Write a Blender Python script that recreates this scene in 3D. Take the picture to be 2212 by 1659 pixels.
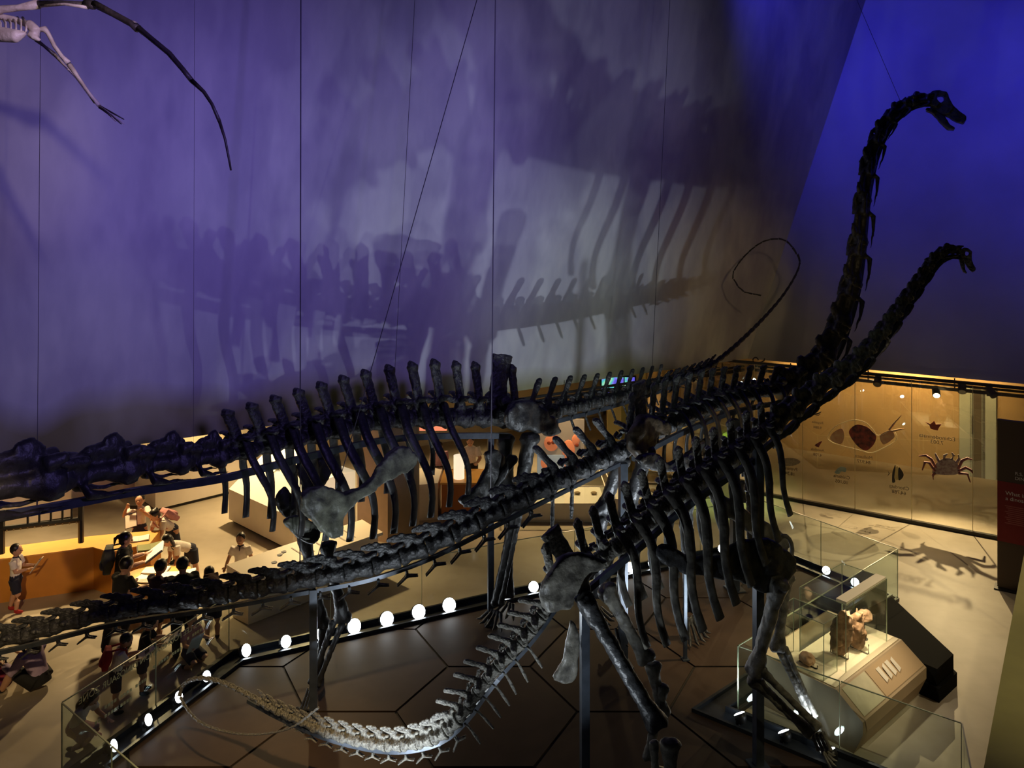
import bpy, bmesh, math, random
from mathutils import Vector, Matrix, noise
random.seed(7)
V = Vector
sc = bpy.context.scene
COL = sc.collection
for _o in list(bpy.data.objects):
    bpy.data.objects.remove(_o)

# ------------------------------------------------------------------ camera
IW, IH, FPX, CX, HY, CZ = 2212, 1659, 1640.0, 1106.0, 500.0, 6.8
cam_d = bpy.data.cameras.new('camera')
cam_d.sensor_fit = 'HORIZONTAL'
cam_d.sensor_width = 36.0
cam_d.lens = 36.0 * FPX / IW
cam_d.shift_y = -(IH / 2 - HY) / IW
cam_d.clip_end = 200
cam = bpy.data.objects.new('camera', cam_d)
COL.objects.link(cam)
cam.location = (0, 0, CZ)
cam.rotation_euler = (math.pi / 2, 0, 0)
sc.camera = cam

# ------------------------------------------------------------------ view and world
sc.view_settings.view_transform = 'Standard'
sc.view_settings.look = 'None'
sc.view_settings.gamma = 1.0
sc.view_settings.use_curve_mapping = False
sc.view_settings.exposure = 0.0
wd = bpy.data.worlds.new('world')
sc.world = wd
wd.use_nodes = True
wd.node_tree.nodes['Background'].inputs[0].default_value = (0.35, 0.33, 0.5, 1)
wd.node_tree.nodes['Background'].inputs[1].default_value = 0.006

# ------------------------------------------------------------------ lights of the hall
def spot(loc, target, power, color, angle=70, blend=0.6, radius=0.08, name='spot_lamp'):
    d = bpy.data.lights.new(name, 'SPOT')
    d.energy = power; d.color = color[:3]
    d.spot_size = math.radians(angle); d.spot_blend = blend
    d.shadow_soft_size = radius
    o = bpy.data.objects.new(name, d)
    COL.objects.link(o)
    o.location = loc
    o.rotation_euler = (V(target) - V(loc)).to_track_quat('-Z', 'Y').to_euler()
    return o

VIOLET = (0.34, 0.25, 1.0)
BLUE = (0.05, 0.045, 1.0)
WARM = (1.0, 0.70, 0.33)
AMBER = (1.0, 0.62, 0.24)
COOL = (0.80, 0.90, 1.0)
# violet projectors washing the big wall from the far right of the hall, over the skeletons
spot((8.6, -3.0, 10.2), (-7.6, 11.2, 7.0), 5300, VIOLET, 33, 1.0, 0.6)
spot((8.6, -3.0, 10.6), (-3.4, 14.0, 7.1), 5000, VIOLET, 32, 1.0, 0.6)
spot((8.6, -3.0, 11.0), (.8, 16.6, 9.4), 2300, VIOLET, 27, 1.0, 0.6)
# blue washers of the leaning wall on the right, hung close to the painted wall so that they only graze it
spot((4.2, 15.0, 13.9), (9.8, 18.7, 10.6), 1500, BLUE, 74, 1.0, 0.3)
spot((8.5, 12.0, 14.4), (14.2, 16.6, 9.8), 1100, BLUE, 66, 1.0, 0.3)
# warm lamps under the gallery ceiling (left and middle)
for lx, ly, px_, tgt in ((-10.5, 15.6, 330, (-10.3, 15.2, 0)), (-8.0, 16.0, 420, (-8.0, 14.2, .6)), (-8.6, 19.6, 420, (-8.6, 21, 1)),
                         (-6.2, 18.8, 420, (-6.0, 18.0, 0)), (-4.3, 16.6, 380, (-4.2, 14.8, .6)), (-3.4, 20.5, 300, (-3.2, 20, .6)),
                         (-.2, 21.5, 260, (-.2, 21.2, .6)), (1.5, 19.2, 300, (1.3, 17.6, 0)), (3.4, 22.0, 240, (3.2, 21.5, 0))):
    spot((lx, ly, 3.3), tgt, px_ * 1.7, WARM, 100, 0.8, 0.08)
# warm ceiling spots of the hall over the left and right of the platform
spot((-1.0, 3.6, 11.5), (-3.1, 9.0, 0), 4600, WARM, 22, 1.0, .1)
spot((6.8, 12.4, 11.5), (3.4, 12.3, 0), 2600, WARM, 19, 1.0, .1)
spot((7.5, 4.0, 9.0), (6.6, 9.0, 2.0), 1100, (1, .86, .5), 50, 1.0, .1)
spot((-3.0, 1.0, 7.6), (-8.4, 13.2, .2), 2300, WARM, 17, .8, .08)
# unseen pale spot behind the camera, added to lift the painted foothills
spot((3.0, -3.5, 9.0), (-6.6, 11.7, 4.8), 600, (.95, 1.0, .70), 13, 1.0, .3)
# unseen pale and warm spots, added to lift the low painted wall behind the skeletons
spot((8.6, -3.0, 10.4), (1.2, 16.6, 5.4), 2600, (.84, 1.0, .88), 17, 1.0, .4)
spot((5.0, 2.0, 10.8), (5.4, 19.4, 5.4), 900, WARM, 17, 1.0, .4)

# ------------------------------------------------------------------ pixel <-> place helpers
def P(x, y, Y):
    return V(((x - CX) * Y / FPX, Y, CZ - (y - HY) * Y / FPX))
def FZ(x, y, z=0.0):
    return P(x, y, (CZ - z) * FPX / (y - HY))
def PL(x, y, pt, n):
    d = V(((x - CX) / FPX, 1.0, -(y - HY) / FPX)); o = V((0, 0, CZ))
    return o + d * ((V(pt) - o).dot(n) / d.dot(n))

# ------------------------------------------------------------------ materials
MATS = {}
def mat(name, color, rough=0.6, metal=0.0, noise_amt=0.0, noise_scale=6.0, color2=None, bump=0.0, emit=None, emit_s=0.0, spec=0.5, stretch=None, detail=5.0):
    if name in MATS: return MATS[name]
    m = bpy.data.materials.new(name); m.use_nodes = True
    nt = m.node_tree; b = nt.nodes['Principled BSDF']
    b.inputs['Base Color'].default_value = (*color, 1)
    b.inputs['Roughness'].default_value = rough
    b.inputs['Metallic'].default_value = metal
    b.inputs['Specular IOR Level'].default_value = spec
    if emit:
        b.inputs['Emission Color'].default_value = (*emit, 1)
        b.inputs['Emission Strength'].default_value = emit_s
    if noise_amt or color2 or bump:
        tc = nt.nodes.new('ShaderNodeTexCoord'); mp = nt.nodes.new('ShaderNodeMapping')
        nt.links.new(tc.outputs['Object'], mp.inputs[0])
        if stretch: mp.inputs['Scale'].default_value = stretch
        no = nt.nodes.new('ShaderNodeTexNoise')
        no.inputs['Scale'].default_value = noise_scale; no.inputs['Detail'].default_value = detail
        nt.links.new(mp.outputs[0], no.inputs['Vector'])
        if noise_amt or color2:
            rp = nt.nodes.new('ShaderNodeValToRGB')
            c2 = color2 if color2 else tuple(max(0, c * (1 - noise_amt)) for c in color)
            c1 = color if color2 else tuple(min(1, c * (1 + noise_amt)) for c in color)
            rp.color_ramp.elements[0].position = 0.33; rp.color_ramp.elements[0].color = (*c2, 1)
            rp.color_ramp.elements[1].position = 0.67; rp.color_ramp.elements[1].color = (*c1, 1)
            nt.links.new(no.outputs['Fac'], rp.inputs[0]); nt.links.new(rp.outputs[0], b.inputs['Base Color'])
        if bump:
            bp = nt.nodes.new('ShaderNodeBump'); bp.inputs['Strength'].default_value = bump
            bp.inputs['Distance'].default_value = 0.05
            nt.links.new(no.outputs['Fac'], bp.inputs['Height']); nt.links.new(bp.outputs[0], b.inputs['Normal'])
    MATS[name] = m
    return m

def glass_mat(name, tint, refl=0.06, rough=0.0, film=0.0, film_col=(1, 1, 1)):
    m = bpy.data.materials.new(name); m.use_nodes = True
    nt = m.node_tree; nt.nodes.clear()
    out = nt.nodes.new('ShaderNodeOutputMaterial')
    tr = nt.nodes.new('ShaderNodeBsdfTransparent'); tr.inputs[0].default_value = (*tint, 1)
    gl = nt.nodes.new('ShaderNodeBsdfGlossy'); gl.inputs['Roughness'].default_value = rough
    gl.inputs[0].default_value = (0.9, 0.95, 0.92, 1)
    lw = nt.nodes.new('ShaderNodeLayerWeight'); lw.inputs[0].default_value = 0.5
    pw = nt.nodes.new('ShaderNodeMath'); pw.operation = 'POWER'; pw.inputs[1].default_value = 4.5
    nt.links.new(lw.outputs['Facing'], pw.inputs[0])
    mu = nt.nodes.new('ShaderNodeMath'); mu.operation = 'MULTIPLY_ADD'; mu.inputs[1].default_value = 0.5; mu.inputs[2].default_value = refl
    mu.use_clamp = True
    nt.links.new(pw.outputs[0], mu.inputs[0])
    mx = nt.nodes.new('ShaderNodeMixShader')
    nt.links.new(mu.outputs[0], mx.inputs[0]); nt.links.new(tr.outputs[0], mx.inputs[1]); nt.links.new(gl.outputs[0], mx.inputs[2])
    last = mx
    if film:
        df = nt.nodes.new('ShaderNodeBsdfDiffuse'); df.inputs[0].default_value = (*film_col, 1)
        m2 = nt.nodes.new('ShaderNodeMixShader'); m2.inputs[0].default_value = film
        nt.links.new(mx.outputs[0], m2.inputs[1]); nt.links.new(df.outputs[0], m2.inputs[2]); last = m2
    nt.links.new(last.outputs[0], out.inputs[0])
    MATS[name] = m
    return m

# ------------------------------------------------------------------ mesh collector
class MB:
    def __init__(s): s.v = []; s.f = []
    def add(s, vs, fs):
        k = len(s.v); s.v += [tuple(p) for p in vs]; s.f += [tuple(i + k for i in f) for f in fs]; return s
    def box(s, c, size, rz=0.0, M=None):
        x, y, z = (d / 2 for d in size)
        R = M if M is not None else Matrix.Rotation(rz, 3, 'Z')
        vs = [V(c) + R @ V((a * x, b * y, e * z)) for a in (-1, 1) for b in (-1, 1) for e in (-1, 1)]
        return s.add(vs, [(0, 1, 3, 2), (4, 6, 7, 5), (0, 4, 5, 1), (2, 3, 7, 6), (0, 2, 6, 4), (1, 5, 7, 3)])
    def prism(s, poly, z0, z1):
        n = len(poly)
        a = sum(poly[i][0] * poly[(i + 1) % n][1] - poly[(i + 1) % n][0] * poly[i][1] for i in range(n))
        if a < 0: poly = poly[::-1]
        z0f = z0 if callable(z0) else (lambda p: z0); z1f = z1 if callable(z1) else (lambda p: z1)
        vs = [(p[0], p[1], z0f(p)) for p in poly] + [(p[0], p[1], z1f(p)) for p in poly]
        return s.add(vs, [tuple(range(n))[::-1], tuple(range(n, 2 * n))] + [(i, (i + 1) % n, n + (i + 1) % n, n + i) for i in range(n)])
    def slab(s, pts, nrm, t):
        n = len(pts); nrm = V(nrm).normalized()
        vs = [V(p) - nrm * t / 2 for p in pts] + [V(p) + nrm * t / 2 for p in pts]
        return s.add(vs, [tuple(range(n))[::-1], tuple(range(n, 2 * n))] + [(i, (i + 1) % n, n + (i + 1) % n, n + i) for i in range(n)])
    def tube(s, pts, rad, n=8, up=(0, 0, 1), cap=True):
        pts = [V(p) for p in pts]; k = len(pts)
        if not isinstance(rad, (list, tuple)): rad = [rad] * k
        up = V(up); vs = []; fs = []
        for i, p in enumerate(pts):
            t = (pts[min(i + 1, k - 1)] - pts[max(i - 1, 0)]).normalized()
            u = up - t * up.dot(t)
            if u.length < 1e-3: u = V((1, 0, 0)) - t * t.x
            if u.length < 1e-3: u = V((0, 1, 0))
            u.normalize(); w = t.cross(u)
            r = rad[i]; ru, rw = r if isinstance(r, (list, tuple)) else (r, r)
            for j in range(n):
                a = 2 * math.pi * (j + .5) / n
                vs.append(p + u * math.cos(a) * ru + w * math.sin(a) * rw)
        for i in range(k - 1):
            for j in range(n):
                fs.append((i * n + j, i * n + (j + 1) % n, (i + 1) * n + (j + 1) % n, (i + 1) * n + j))
        if cap:
            fs.append(tuple(range(n))[::-1]); fs.append(tuple(range((k - 1) * n, k * n)))
        return s.add(vs, fs)
    def ell(s, c, r, nu=12, nv=8, M=None):
        c = V(c); R = M if M is not None else Matrix.Identity(3)
        vs = [c + R @ V((0, 0, -r[2]))]; fs = []
        for i in range(1, nv):
            ph = -math.pi / 2 + math.pi * i / nv
            for j in range(nu):
                th = 2 * math.pi * j / nu
                vs.append(c + R @ V((r[0] * math.cos(ph) * math.cos(th), r[1] * math.cos(ph) * math.sin(th), r[2] * math.sin(ph))))
        vs.append(c + R @ V((0, 0, r[2]))); L = len(vs) - 1
        for j in range(nu):
            fs.append((0, 1 + (j + 1) % nu, 1 + j)); b = 1 + (nv - 2) * nu
            fs.append((L, b + j, b + (j + 1) % nu))
        for i in range(nv - 2):
            for j in range(nu):
                a = 1 + i * nu; fs.append((a + j, a + (j + 1) % nu, a + nu + (j + 1) % nu, a + nu + j))
        return s.add(vs, fs)
    def mesh(s, name='m', remesh=None, smooth=True, relax=2, rough=0.0, rscale=4.0, sub=0):
        me = bpy.data.meshes.new(name)
        me.from_pydata(s.v, [], s.f); me.update()
        if remesh or sub:
            bm = bmesh.new(); bm.from_mesh(me); bmesh.ops.triangulate(bm, faces=bm.faces[:])
            bmesh.ops.recalc_face_normals(bm, faces=bm.faces[:]); bm.to_mesh(me); bm.free()
            o = bpy.data.objects.new('tmp', me); COL.objects.link(o)
            if remesh:
                md = o.modifiers.new('r', 'REMESH'); md.mode = 'VOXEL'; md.voxel_size = remesh; md.use_smooth_shade = True
                if relax:
                    sm = o.modifiers.new('s', 'SMOOTH'); sm.iterations = relax; sm.factor = 0.5
            dg = bpy.context.evaluated_depsgraph_get()
            me2 = bpy.data.meshes.new_from_object(o.evaluated_get(dg))
            bpy.data.objects.remove(o); bpy.data.meshes.remove(me); me = me2; me.name = name
        if rough:
            for v in me.vertices:
                nz = noise.noise_vector(v.co * rscale)
                v.co += nz * rough + noise.noise_vector(v.co * rscale * 3.1) * rough * .4
        if smooth:
            me.polygons.foreach_set('use_smooth', [True] * len(me.polygons))
        return me
    def build(s, name, m, parent=None, remesh=None, smooth=False, **kw):
        vs = s.v; n = len(vs)
        c = V((sum(p[0] for p in vs) / n, sum(p[1] for p in vs) / n, min(p[2] for p in vs)))
        s.v = [(p[0] - c.x, p[1] - c.y, p[2] - c.z) for p in vs]
        me = s.mesh(name, remesh=remesh, smooth=smooth or bool(remesh), **kw)
        return put(name, me, m, parent, Matrix.Translation(c))

def world_of(o):
    M = o.matrix_basis.copy()
    if o.parent: M = world_of(o.parent) @ o.matrix_parent_inverse @ M
    return M
def put(name, me, m, parent=None, M=None):
    o = bpy.data.objects.new(name, me); COL.objects.link(o)
    if m is not None:
        if len(me.materials) == 0: me.materials.append(m)
        elif me.materials[0] != m:
            o.material_slots[0].link = 'OBJECT'; o.material_slots[0].material = m
    if M is not None: o.matrix_basis = M
    if parent is not None:
        o.parent = parent
        o.matrix_parent_inverse = world_of(parent).inverted()
    return o
def thing(name, label, cat, loc=(0, 0, 0), group=None, kind=None):
    o = bpy.data.objects.new(name, None); COL.objects.link(o); o.location = loc
    o.empty_display_size = 0.1
    return tag(o, label, cat, group, kind)
def tag(o, label=None, cat=None, group=None, kind=None):
    if label: o['label'] = label
    if cat: o['category'] = cat
    if group: o['group'] = group
    if kind: o['kind'] = kind
    return o
def struct(o, label=None, cat=None):
    o['kind'] = 'structure'
    if label: o['label'] = label
    if cat: o['category'] = cat
    return o

def catmull(pts, step=None, n=12, closed=False):
    pts = [V(p) for p in pts]; k = len(pts); out = []
    rng = range(k if closed else k - 1)
    for i in rng:
        p1, p2 = pts[i], pts[(i + 1) % k]
        p0 = pts[(i - 1) % k] if closed or i > 0 else p1 * 2 - p2
        p3 = pts[(i + 2) % k] if closed or i + 2 < k else p2 * 2 - p1
        for j in range(n):
            t = j / n
            out.append(0.5 * ((2 * p1) + (p2 - p0) * t + (2 * p0 - 5 * p1 + 4 * p2 - p3) * t * t + (3 * p1 - p0 - 3 * p2 + p3) * t ** 3))
    if not closed: out.append(pts[-1].copy())
    return out
class Curve3:
    def __init__(s, pts, n=16):
        s.p = catmull(pts, n=n); s.l = [0.0]
        for a, b in zip(s.p, s.p[1:]): s.l.append(s.l[-1] + (b - a).length)
        s.L = s.l[-1]
    def at(s, d):
        d = max(0.0, min(s.L, d)); lo, hi = 0, len(s.l) - 1
        while hi - lo > 1:
            m = (lo + hi) // 2
            if s.l[m] <= d: lo = m
            else: hi = m
        t = (d - s.l[lo]) / max(1e-9, s.l[hi] - s.l[lo])
        return s.p[lo].lerp(s.p[hi], t)
    def tan(s, d): return (s.at(d + .04) - s.at(d - .04)).normalized()
    def frame(s, d, up=V((0, 0, 1))):
        T = s.tan(d); U = up - T * up.dot(T)
        if U.length < .05: U = V((0, 0, 1))
        U.normalize(); S = U.cross(T)
        return s.at(d), T, S, U
def text(name, body, size, M, m, parent, mirror=False, extrude=0.002, align='LEFT'):
    cu = bpy.data.curves.new(name, 'FONT'); cu.body = body; cu.size = size; cu.extrude = extrude
    cu.align_x = align
    t = bpy.data.objects.new('tmp_text', cu); COL.objects.link(t)
    me = bpy.data.meshes.new_from_object(t.evaluated_get(bpy.context.evaluated_depsgraph_get()))
    bpy.data.objects.remove(t); bpy.data.curves.remove(cu)
    if mirror: me.transform(Matrix.Scale(-1, 4, (1, 0, 0)))
    me.materials.clear(); me.materials.append(m); me.name = name
    o = bpy.data.objects.new(name, me); COL.objects.link(o)
    o.matrix_basis = M
    if parent is not None:
        o.parent = parent; o.matrix_parent_inverse = world_of(parent).inverted()
    return o
def basis(o, x, y, z):
    M = Matrix.Identity(4)
    for i, a in enumerate((x, y, z)):
        for j in range(3): M[j][i] = a[j]
    M.translation = o
    return M

# ------------------------------------------------------------------ materials of the place
def mural_mat():
    m = bpy.data.materials.new('painted_wall'); m.use_nodes = True
    nt = m.node_tree; b = nt.nodes['Principled BSDF']; b.inputs['Roughness'].default_value = 0.85
    b.inputs['Specular IOR Level'].default_value = 0.15
    N = nt.nodes.new; L = nt.links.new
    tc = N('ShaderNodeTexCoord')
    def nz(scale, stretch, det=4, dist=0.0):
        mp = N('ShaderNodeMapping'); mp.inputs['Scale'].default_value = stretch
        L(tc.outputs['Object'], mp.inputs[0])
        n = N('ShaderNodeTexNoise'); n.inputs['Scale'].default_value = scale; n.inputs['Detail'].default_value = det
        n.inputs['Distortion'].default_value = dist
        L(mp.outputs[0], n.inputs['Vector']); return n.outputs['Fac']
    def ramp(f, c0, c1, p0=.35, p1=.65):
        r = N('ShaderNodeValToRGB'); r.color_ramp.elements[0].position = p0; r.color_ramp.elements[1].position = p1
        r.color_ramp.elements[0].color = (*c0, 1); r.color_ramp.elements[1].color = (*c1, 1)
        L(f, r.inputs[0]); return r.outputs[0]
    def mix(a, b_, fac=1.0, mode='MULTIPLY'):
        x = N('ShaderNodeMix'); x.data_type = 'RGBA'; x.blend_type = mode
        if isinstance(fac, float): x.inputs[0].default_value = fac
        else: L(fac, x.inputs[0])
        L(a, x.inputs[6]); L(b_, x.inputs[7]); return x.outputs[2]
    base = ramp(nz(.35, (1, 1, .5), 3), (.40, .39, .43), (.62, .62, .60), .3, .7)
    strokes = ramp(nz(.8, (1.2, 1.2, .45), 3, .25), (.78, .76, .84), (1, 1, 1), .42, .55)
    fine = ramp(nz(3.0, (1.6, 1.6, .5), 3), (.93, .93, .95), (1, 1, 1), .4, .6)
    c = mix(mix(base, strokes), fine)
    # painted foothills along the lower left of the picture
    sx = N('ShaderNodeSeparateXYZ'); L(tc.outputs['Object'], sx.inputs[0])
    hill = nz(.22, (1, 1, .001), 3)
    ma = N('ShaderNodeMath'); ma.operation = 'MULTIPLY_ADD'; ma.inputs[1].default_value = 3.4; ma.inputs[2].default_value = -1.0
    L(hill, ma.inputs[0])
    sl = N('ShaderNodeMath'); sl.operation = 'MULTIPLY_ADD'; sl.inputs[1].default_value = -.10
    L(sx.outputs['X'], sl.inputs[0]); L(ma.outputs[0], sl.inputs[2])
    df = N('ShaderNodeMath'); df.operation = 'SUBTRACT'; L(sl.outputs[0], df.inputs[0]); L(sx.outputs['Z'], df.inputs[1])
    mr = N('ShaderNodeMapRange'); mr.inputs[1].default_value = -.12; mr.inputs[2].default_value = .35
    L(df.outputs[0], mr.inputs[0])
    ol = ramp(nz(.9, (1, 1, .5), 3), (.19, .17, .085), (.34, .33, .22))
    c = mix(c, ol, mr.outputs[0], 'MIX')
    L(c, b.inputs['Base Color'])
    return m
MURAL = mural_mat()
BLUEWALL = mat('smooth_grey_wall', (.42, .42, .44), .9, noise_amt=.10, noise_scale=.6, spec=.1)
CONC = mat('polished_concrete', (.50, .44, .35), .5, color2=(.34, .29, .215), noise_scale=.9, bump=.02, spec=.25, detail=8)
CREAM = mat('cream_wall', (.62, .55, .42), .8, noise_amt=.05, noise_scale=1.5)
OCHRE = mat('ochre_wall', (.50, .36, .18), .8, noise_amt=.10, noise_scale=.8)
CEIL = mat('dark_ceiling', (.05, .045, .04), .9)
BLACKM = mat('black_metal', (.012, .012, .013), .45, noise_amt=.2, noise_scale=8)
STEEL = mat('painted_steel', (.055, .065, .082), .38, metal=.35, noise_amt=.25, noise_scale=7)
KERB = mat('kerb_metal', (.030, .036, .045), .35, metal=.4, noise_amt=.2, noise_scale=5)
PLATE = mat('brown_floor_plate', (.052, .033, .023), .62, noise_amt=.14, noise_scale=2.0, bump=.02, detail=8, spec=.15)
GROOVE = mat('groove_dark', (.012, .010, .009), .8)
GLASS = glass_mat('balustrade_glass', (.93, .97, .95), .04)
GLASSW = glass_mat('gallery_glass', (.80, .79, .74), .13, film=.07, film_col=(.45, .38, .26))
GLASSC = glass_mat('case_glass', (.97, .99, .975), .04)
GEDGE = mat('glass_edge', (.30, .34, .22), .3)
WHITE = mat('white_laminate', (.80, .74, .66), .5, noise_amt=.03, noise_scale=3)
LIT = mat('lit_graphic', (.9, .82, .66), .6, emit=(1.0, .80, .50), emit_s=.55)
ORANGE = mat('orange_laminate', (.62, .25, .035), .5, noise_amt=.08, noise_scale=2.5)
OLIVE = mat('olive_wall', (.30, .26, .09), .8, noise_amt=.06, noise_scale=3)
TEXTK = mat('dark_print', (.05, .04, .03), .7)
TEXTW = mat('white_print', (.75, .72, .66), .7)
TEXTY = mat('pale_gold_print', (.85, .74, .42), .6)

# ------------------------------------------------------------------ shell
Dm = V((.832, .555, 0)); Nm = V((.555, -.832, 0))       # along the painted wall, and its normal towards the hall
Db = V((.834, -.551, 0)); Nb = V((-.551, -.834, 0))      # along the blue wall / glazing, and its normal towards the hall
K = V((6.3, 20.3, 3.4))
BL = K - Dm * 21.5
TOPK = 10.8 / 9.6
KT = K + V((3.16, 0, 9.6)) * TOPK
BLT = BL + Nm * 1.75 * TOPK + V((0, 0, 10.8))
m = MB(); m.slab([BL, K, KT, BLT], (KT - K).cross(Dm), .04)
# a wall with thickness: push a copy back
th = -Nm * .35
m = MB(); q = [BL, K, KT, BLT]; m.add(q + [p + th for p in q], [(0, 1, 2, 3), (7, 6, 5, 4), (0, 4, 5, 1), (1, 5, 6, 2), (2, 6, 7, 3), (3, 7, 4, 0)])
struct(m.build('wall_back', MURAL), 'tall leaning wall painted with pale strokes and foothills under violet light', 'wall')
BR = K + Db * 13
BRT = BR + (V((3.16, 0, 9.6)) * TOPK - Db * (V((3.16, 0, 0)).dot(Db)) * TOPK)
KTb = KT
th = -Nb * .35
m = MB(); q = [K, BR, BRT, KTb]; m.add(q + [p + th for p in q], [(0, 1, 2, 3), (7, 6, 5, 4), (0, 4, 5, 1), (1, 5, 6, 2), (2, 6, 7, 3), (3, 7, 4, 0)])
struct(m.build('wall_right', BLUEWALL), 'smooth tall wall leaning back under deep blue light', 'wall')
# floor
m = MB(); m.prism([(-30, -6), (26, -6), (26, 34), (-30, 34)], -.3, 0.0)
struct(m.build('floor', CONC), 'polished beige concrete floor with worn cloudy stains', 'floor')
# ceiling slab of the gallery behind the tall walls
m = MB(); m.prism([tuple(BL.xy - Nm.xy * .36), tuple((K - Nm * .36 - Nb * .1).xy), tuple((BR - Nb * .36).xy), (26, 13.0), (26, 34), (-30, 34), (-30, 10)], 3.42, 3.7)
struct(m.build('ceiling', CEIL), 'dark low gallery ceiling behind the tall walls', 'ceiling')
# gallery back walls
def wall(name, a, b, z0, z1, t, m_, lab):
    a = V((*a, 0)); b = V((*b, 0)); d = (b - a).normalized(); n = V((-d.y, d.x, 0)) * t
    mb = MB(); mb.prism([a.xy[:], b.xy[:], (b + n).xy[:], (a + n).xy[:]], z0, z1)
    return struct(mb.build(name, m_), lab, 'wall')
wall('wall_gallery', (-19, 13.3), (3.4, 28.2), 0, 3.42, .3, CREAM, 'cream gallery wall far behind the white counters')
wall('wall_showroom', (3.4, 27.4), (19, 17.0), 0, 3.42, .3, OCHRE, 'ochre wall seen through the printed glazing')
# gallery pillar
c = FZ(868, 1196)
m = MB(); m.box((c.x, c.y + .3, 1.71), (.62, .62, 3.42), rz=.05)
struct(m.build('wall_pillar', mat('taupe_paint', (.20, .155, .115), .8, noise_amt=.06)), 'square taupe pillar standing behind the hanging ribs', 'pillar')
c = FZ(800, 1186)
m = MB(); m.box((c.x, c.y + .5, 1.71), (.80, .12, 3.42), rz=-.35)
struct(m.build('wall_partition', mat('pinkish_paint', (.55, .40, .30), .8, noise_amt=.05)), 'lit pinkish partition beside the taupe pillar', 'partition')
# olive wall close on the right
a0, a1 = FZ(2215, 1290), P(2118, 1665, 6.6)
m = MB(); m.prism([(8.3, 12.2), (4.0, 6.5), (9.5, 6.0), (12, 11.8)], 0.0, 2.0)
OLV = m

# ------------------------------------------------------------------ platform
PLAT = [(-5.3, 9.5), (-4.35, 12.02), (-.04, 14.06), (5.26, 16.3), (6.79, 14.03), (2.8, 10.7), (5.05, 8.95), (4.42, 7.6), (1.5, 6.2), (-3.4, 8.05)]
PLAT = [V((x, y, 0)) for x, y in PLAT]
def offset_poly(poly, d):
    out = []; n = len(poly)
    a = sum(poly[i].x * poly[(i + 1) % n].y - poly[(i + 1) % n].x * poly[i].y for i in range(n)); s = 1 if a > 0 else -1
    for i in range(n):
        p0, p1, p2 = poly[i - 1], poly[i], poly[(i + 1) % n]
        e0 = (p1 - p0).normalized(); e1 = (p2 - p1).normalized()
        n0 = V((e0.y, -e0.x, 0)) * s; n1 = V((e1.y, -e1.x, 0)) * s
        b = (n0 + n1).normalized(); k = max(.35, b.dot(n0))
        out.append(p1 + b * d / k)
    return out
plat_root = thing('floor_platform', 'low exhibition platform of dark brown hexagonal plates ringed by kerb lamps', 'platform', (0, 10.5, 0))
plat_root['kind'] = 'structure'
inner = offset_poly(PLAT, -.17); outer = offset_poly(PLAT, .17)
m = MB(); m.prism([p.xy[:] for p in inner], 0.002, .012); m.build('plate_bed', GROOVE, plat_root)
def clip(subj, cl):
    out = subj
    for i in range(len(cl)):
        a, b = cl[i], cl[(i + 1) % len(cl)]
        inp, out = out, []
        if not inp: return []
        ins = lambda p: (b[0] - a[0]) * (p[1] - a[1]) - (b[1] - a[1]) * (p[0] - a[0]) >= 0
        for j in range(len(inp)):
            p, q = inp[j - 1], inp[j]
            if ins(p) != ins(q):
                d1 = (b[0] - a[0]) * (p[1] - a[1]) - (b[1] - a[1]) * (p[0] - a[0]); d2 = (b[0] - a[0]) * (q[1] - a[1]) - (b[1] - a[1]) * (q[0] - a[0])
                t = d1 / (d1 - d2); out.append((p[0] + (q[0] - p[0]) * t, p[1] + (q[1] - p[1]) * t))
            if ins(q): out.append(q)
    return out
sub = [p.xy[:] for p in inner]
HS = 1.28
for i in range(-8, 8):
    for j in range(-8, 8):
        hx = 2.18 + HS * 1.5 * i - HS * .5 + .02; hy_ = 10.7 - HS * .866 + HS * 1.732 * (j + .5 * (i % 2))
        hexa = [(hx + (HS - .022) * math.cos(math.pi / 3 * k), hy_ + (HS - .022) * math.sin(math.pi / 3 * k)) for k in range(6)]
        r = clip(sub, hexa)
        if len(r) >= 3:
            ar = abs(sum(r[k - 1][0] * r[k][1] - r[k][0] * r[k - 1][1] for k in range(len(r)))) / 2
            if ar > .03:
                mb = MB(); mb.prism(r, .013, .033); mb.build('floor_plate', PLATE, plat_root)
# kerb: one channel per side
kerb_sides = []
for i in range(len(PLAT)):
    a, b = PLAT[i], PLAT[(i + 1) % len(PLAT)]
    ai, bi, ao, bo = inner[i], inner[(i + 1) % len(PLAT)], outer[i], outer[(i + 1) % len(PLAT)]
    mb = MB()
    def strip(f0, f1, z0, z1):
        mb.prism([ai.lerp(ao, f0).xy[:], bi.lerp(bo, f0).xy[:], bi.lerp(bo, f1).xy[:], ai.lerp(ao, f1).xy[:]], z0, z1)
    strip(0, .12, .004, .085); strip(.88, 1, .004, .11); strip(.12, .88, .004, .03)
    mb.build('kerb', KERB, plat_root)
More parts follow.
